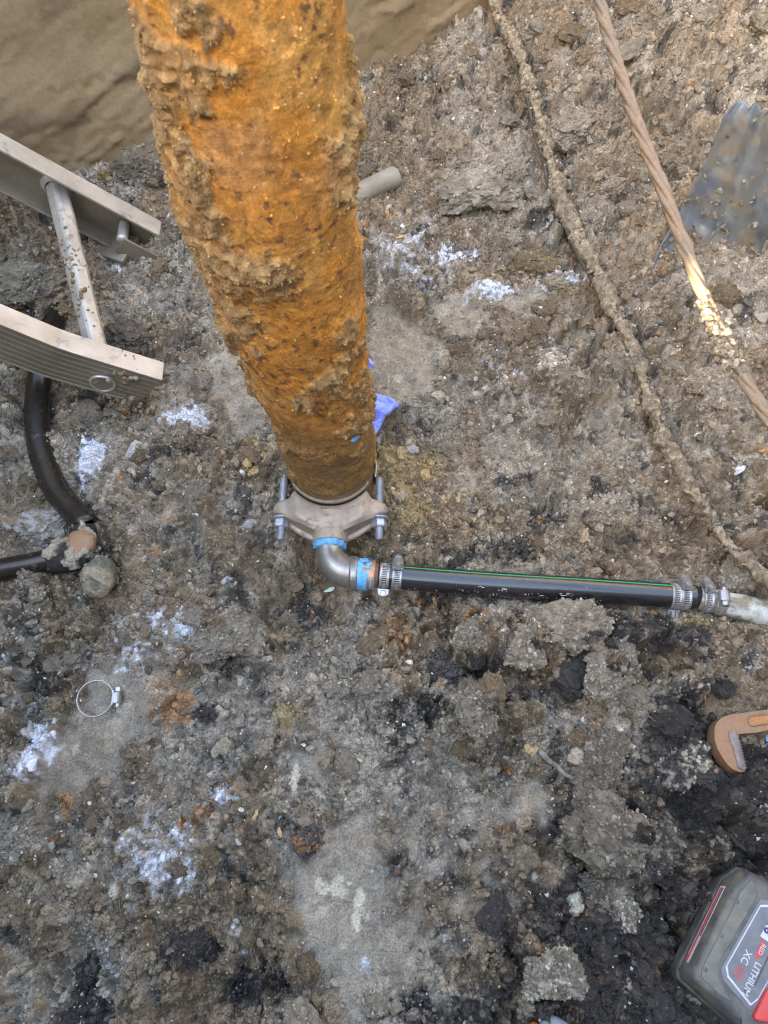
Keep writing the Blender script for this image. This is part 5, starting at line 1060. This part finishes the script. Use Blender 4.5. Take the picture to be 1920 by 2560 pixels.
# rating label on the flank
sf = thing; pA = inv@Vector(PZ(1826, 2212, BZ-.024)); pB = inv@Vector(PZ(1716, 2402, BZ-.024))
yq = min(r_[1] for r_ in ring_at(.0070, 0)[:2]); x0, x1 = .002, lb-.004
def flank(name, xa, xb, za, zb, out_, m):
    y0_ = ring_at(.0075, 0)[0][1]; y1_ = ring_at(.0050, 0)[0][1]; ya = ring_at(.0060, .054)[0][1]; yb_ = ring_at(.0015, .0665)[0][1]; yc = ring_at(.0075, .042)[0][1]
    f = lambda z: np.interp(z, [.042, .054, .0665], [yc, ya, yb_])-out_
    V = [(xa, f(za), za), (xb, f(za), za), (xb, f(zb), zb), (xa, f(zb), zb), (xa, f(za)+.001, za), (xb, f(za)+.001, za), (xb, f(zb)+.001, zb), (xa, f(zb)+.001, zb)]
    me = bpy.data.meshes.new(name); me.from_pydata(V, [], [(0, 1, 2, 3), (7, 6, 5, 4), (0, 4, 5, 1), (1, 5, 6, 2), (2, 6, 7, 3), (3, 7, 4, 0)]); me.update(); return link(name, me, M[m], bt)
flank('rating_label', x0, x1, .0430, .0535, .0004, 'white'); flank('rating_stripe', x0+.002, x1-.002, .0455, .0490, .0007, 'redprint'); flank('rating_panel', x0+.002, x1-.030, .0500, .0528, .0007, 'plastic')
for xx in (.012, .050, .088):
    V, F = lathe([(.0001, .0008), (.0016, .0006), (.0026, 0)], (xx, .0065, .0714), (0, 0, 1), 12); obj_np('screw_boss', V, F, M['plastic'], bt)

# ------------------------------------------------------------------ tool at the bottom edge
tzv = hsoft(*hit(1380, 2570)[:2], .03)+.022; c0 = PZ(1352, 2549, tzv)
kn = thing('knife_handle', 'grey tool handle with an orange slider at the dark soil edge', 'knife', c0)
hd = Vector(PZ(1600, 2720, tzv)-PZ(1345, 2552, tzv)); hd.normalize(); sv = Vector((0, 0, 1)).cross(hd)
V, F = tube(np.array([np.array(c0)+np.array(hd)*t for t in (0, .003, .008, .016, .03, .06, .11, .15)]), np.array([.0035, .0075, .0098, .0110, .0118, .0125, .0125, .011]), 24); V = V.copy(); V[:, 2] = tzv+(V[:, 2]-tzv)*.75
obj_np('grip', V, F, M['grip'], kn, c0)
c1 = PZ(1322, 2566, tzv-.006); V, F = tube(np.array([np.array(c1)+np.array(hd)*t for t in (0, .002, .006, .02, .06)]), np.array([.003, .006, .0075, .008, .008]), 20); obj_np('slider', V, F, M['orange'], kn, c0)

# ------------------------------------------------------------------ twig, roots, chips
def ground_line(pix, lift, rad_, name, label, cat, m, group=None, wig=.0015):
    P = []
    for i, (u, v) in enumerate(pix):
        p = hitg(u, v); P.append(np.array([p[0], p[1], p[2]+lift]))
    P, s_ = resample(catmull(P, 8), .002); P = P+wig*np.stack([perlin2(s_*70, s_*0+3.3, 5), perlin2(s_*70, s_*0+8.8, 6), .6*perlin2(s_*90, s_*0+1.7, 7)], 1)
    V, F = tube(P, lambda s, t, p: rad_*(1-.55*s/s.max())*(1+.18*fbm3(p[..., 0]*90, p[..., 1]*90, p[..., 2]*90, 9, 2)), 8)
    o = obj_np(name, V, F, M[m]); tag(o, label, cat, group); return o
tw = [(1345, 1880), (1372, 1905), (1395, 1925), (1425, 1945), (1460, 1962)]
ground_line(tw, .006, .0042, 'twig', 'short grey forked twig lying on the soil', 'twig', 'twig')
RG = 'thin roots on the soil'
for (pix, lb__, r_) in [([(1420,1925),(1440,1918),(1462,1930)], 'thin grey splinter branching beside the grey twig', .0018), ([(1570,1722),(1605,1708),(1640,1705),(1680,1693)], 'reddish brown root below the clamped pipe end', .0011), ([(1600,1775),(1640,1810),(1668,1850),(1680,1890)], 'pale curved root between the tan clods and the wrench', .0009),
                   ([(498,1665),(503,1640),(520,1628)], 'curled pale root against the large grey clay lump', .0012), ([(485,1990),(530,2005),(575,2025),(600,2035)], 'long whitish root on the left of the smooth clay', .0010), ([(1740,1690),(1765,1725),(1783,1765)], 'straight hair thin root above the wrench', .0007),
                   ([(960,1815),(985,1820),(1010,1818)], 'short root on dark soil above the smooth clay', .0008), ([(305,2225),(300,2270),(310,2320)], 'upright hair root near the cream spot', .0007), ([(955,2130),(990,2170),(1020,2195)], 'dark hair root beside the smooth clay', .0007), ([(1010,2200),(1030,2185),(1050,2180)], 'red brown hair root on the smooth clay edge', .0007)]:
    ground_line(pix, .003, r_, 'root', lb__, 'root', 'root')
def chip(u, v, s, label, cat, m, name, rot=0., asp=.5, seed=1):
    p = hitg(u, v); r_ = np.random.default_rng(seed); n = 9; a = np.linspace(0, 2*np.pi, n, endpoint=False); rad_ = s*(1+.25*r_.normal(size=n)); x = np.cos(a)*rad_; y = np.sin(a)*rad_*asp
    poly = [(x[i]*math.cos(rot)-y[i]*math.sin(rot), x[i]*math.sin(rot)+y[i]*math.cos(rot)) for i in range(n)]; me = prism(poly, -.0008, .0008, name=name); o = link(name, me, M[m]); bevel_obj(o, .0003, 1, 60)
    o.location = (p[0], p[1], hsoft(p[0], p[1], s*.5)+.004); o.rotation_euler = (r_.uniform(-.3, .3), r_.uniform(-.3, .3), 0); tag(o, label, cat)
chip(824, 1477, .0075, 'pale green flake of sealant below the iron elbow', 'flake', 'chip', 'sealant_flake', .5, .4)
chip(1322, 1870, .0055, 'flat tan wood chip on the soil above the twig', 'chip', 'leaf', 'wood_chip', .2, .8, 2)
chip(1906, 792, .020, 'flat pale grey chip of wood at the far bank', 'chip', 'wood', 'wood_chip', 1.2, .7, 3)
chip(1000, 600, .011, 'slim tan wood splinter beside the white powder', 'chip', 'leaf', 'wood_chip', .5, .25, 4)
chip(700, 2080, .006, 'small cream chip on the dark soil left of the smooth clay', 'chip', 'leaf', 'wood_chip', 2.0, .5, 5)
chip(640, 2040, .006, 'cream bark chip beside the rust stain', 'chip', 'leaf', 'wood_chip', 1.0, .5, 6)
chip(1912, 1848, .006, 'bright blue plastic scrap under the wrench', 'scrap', 'sealant', 'plastic_scrap', 1.0, .5, 7)
tick('done')
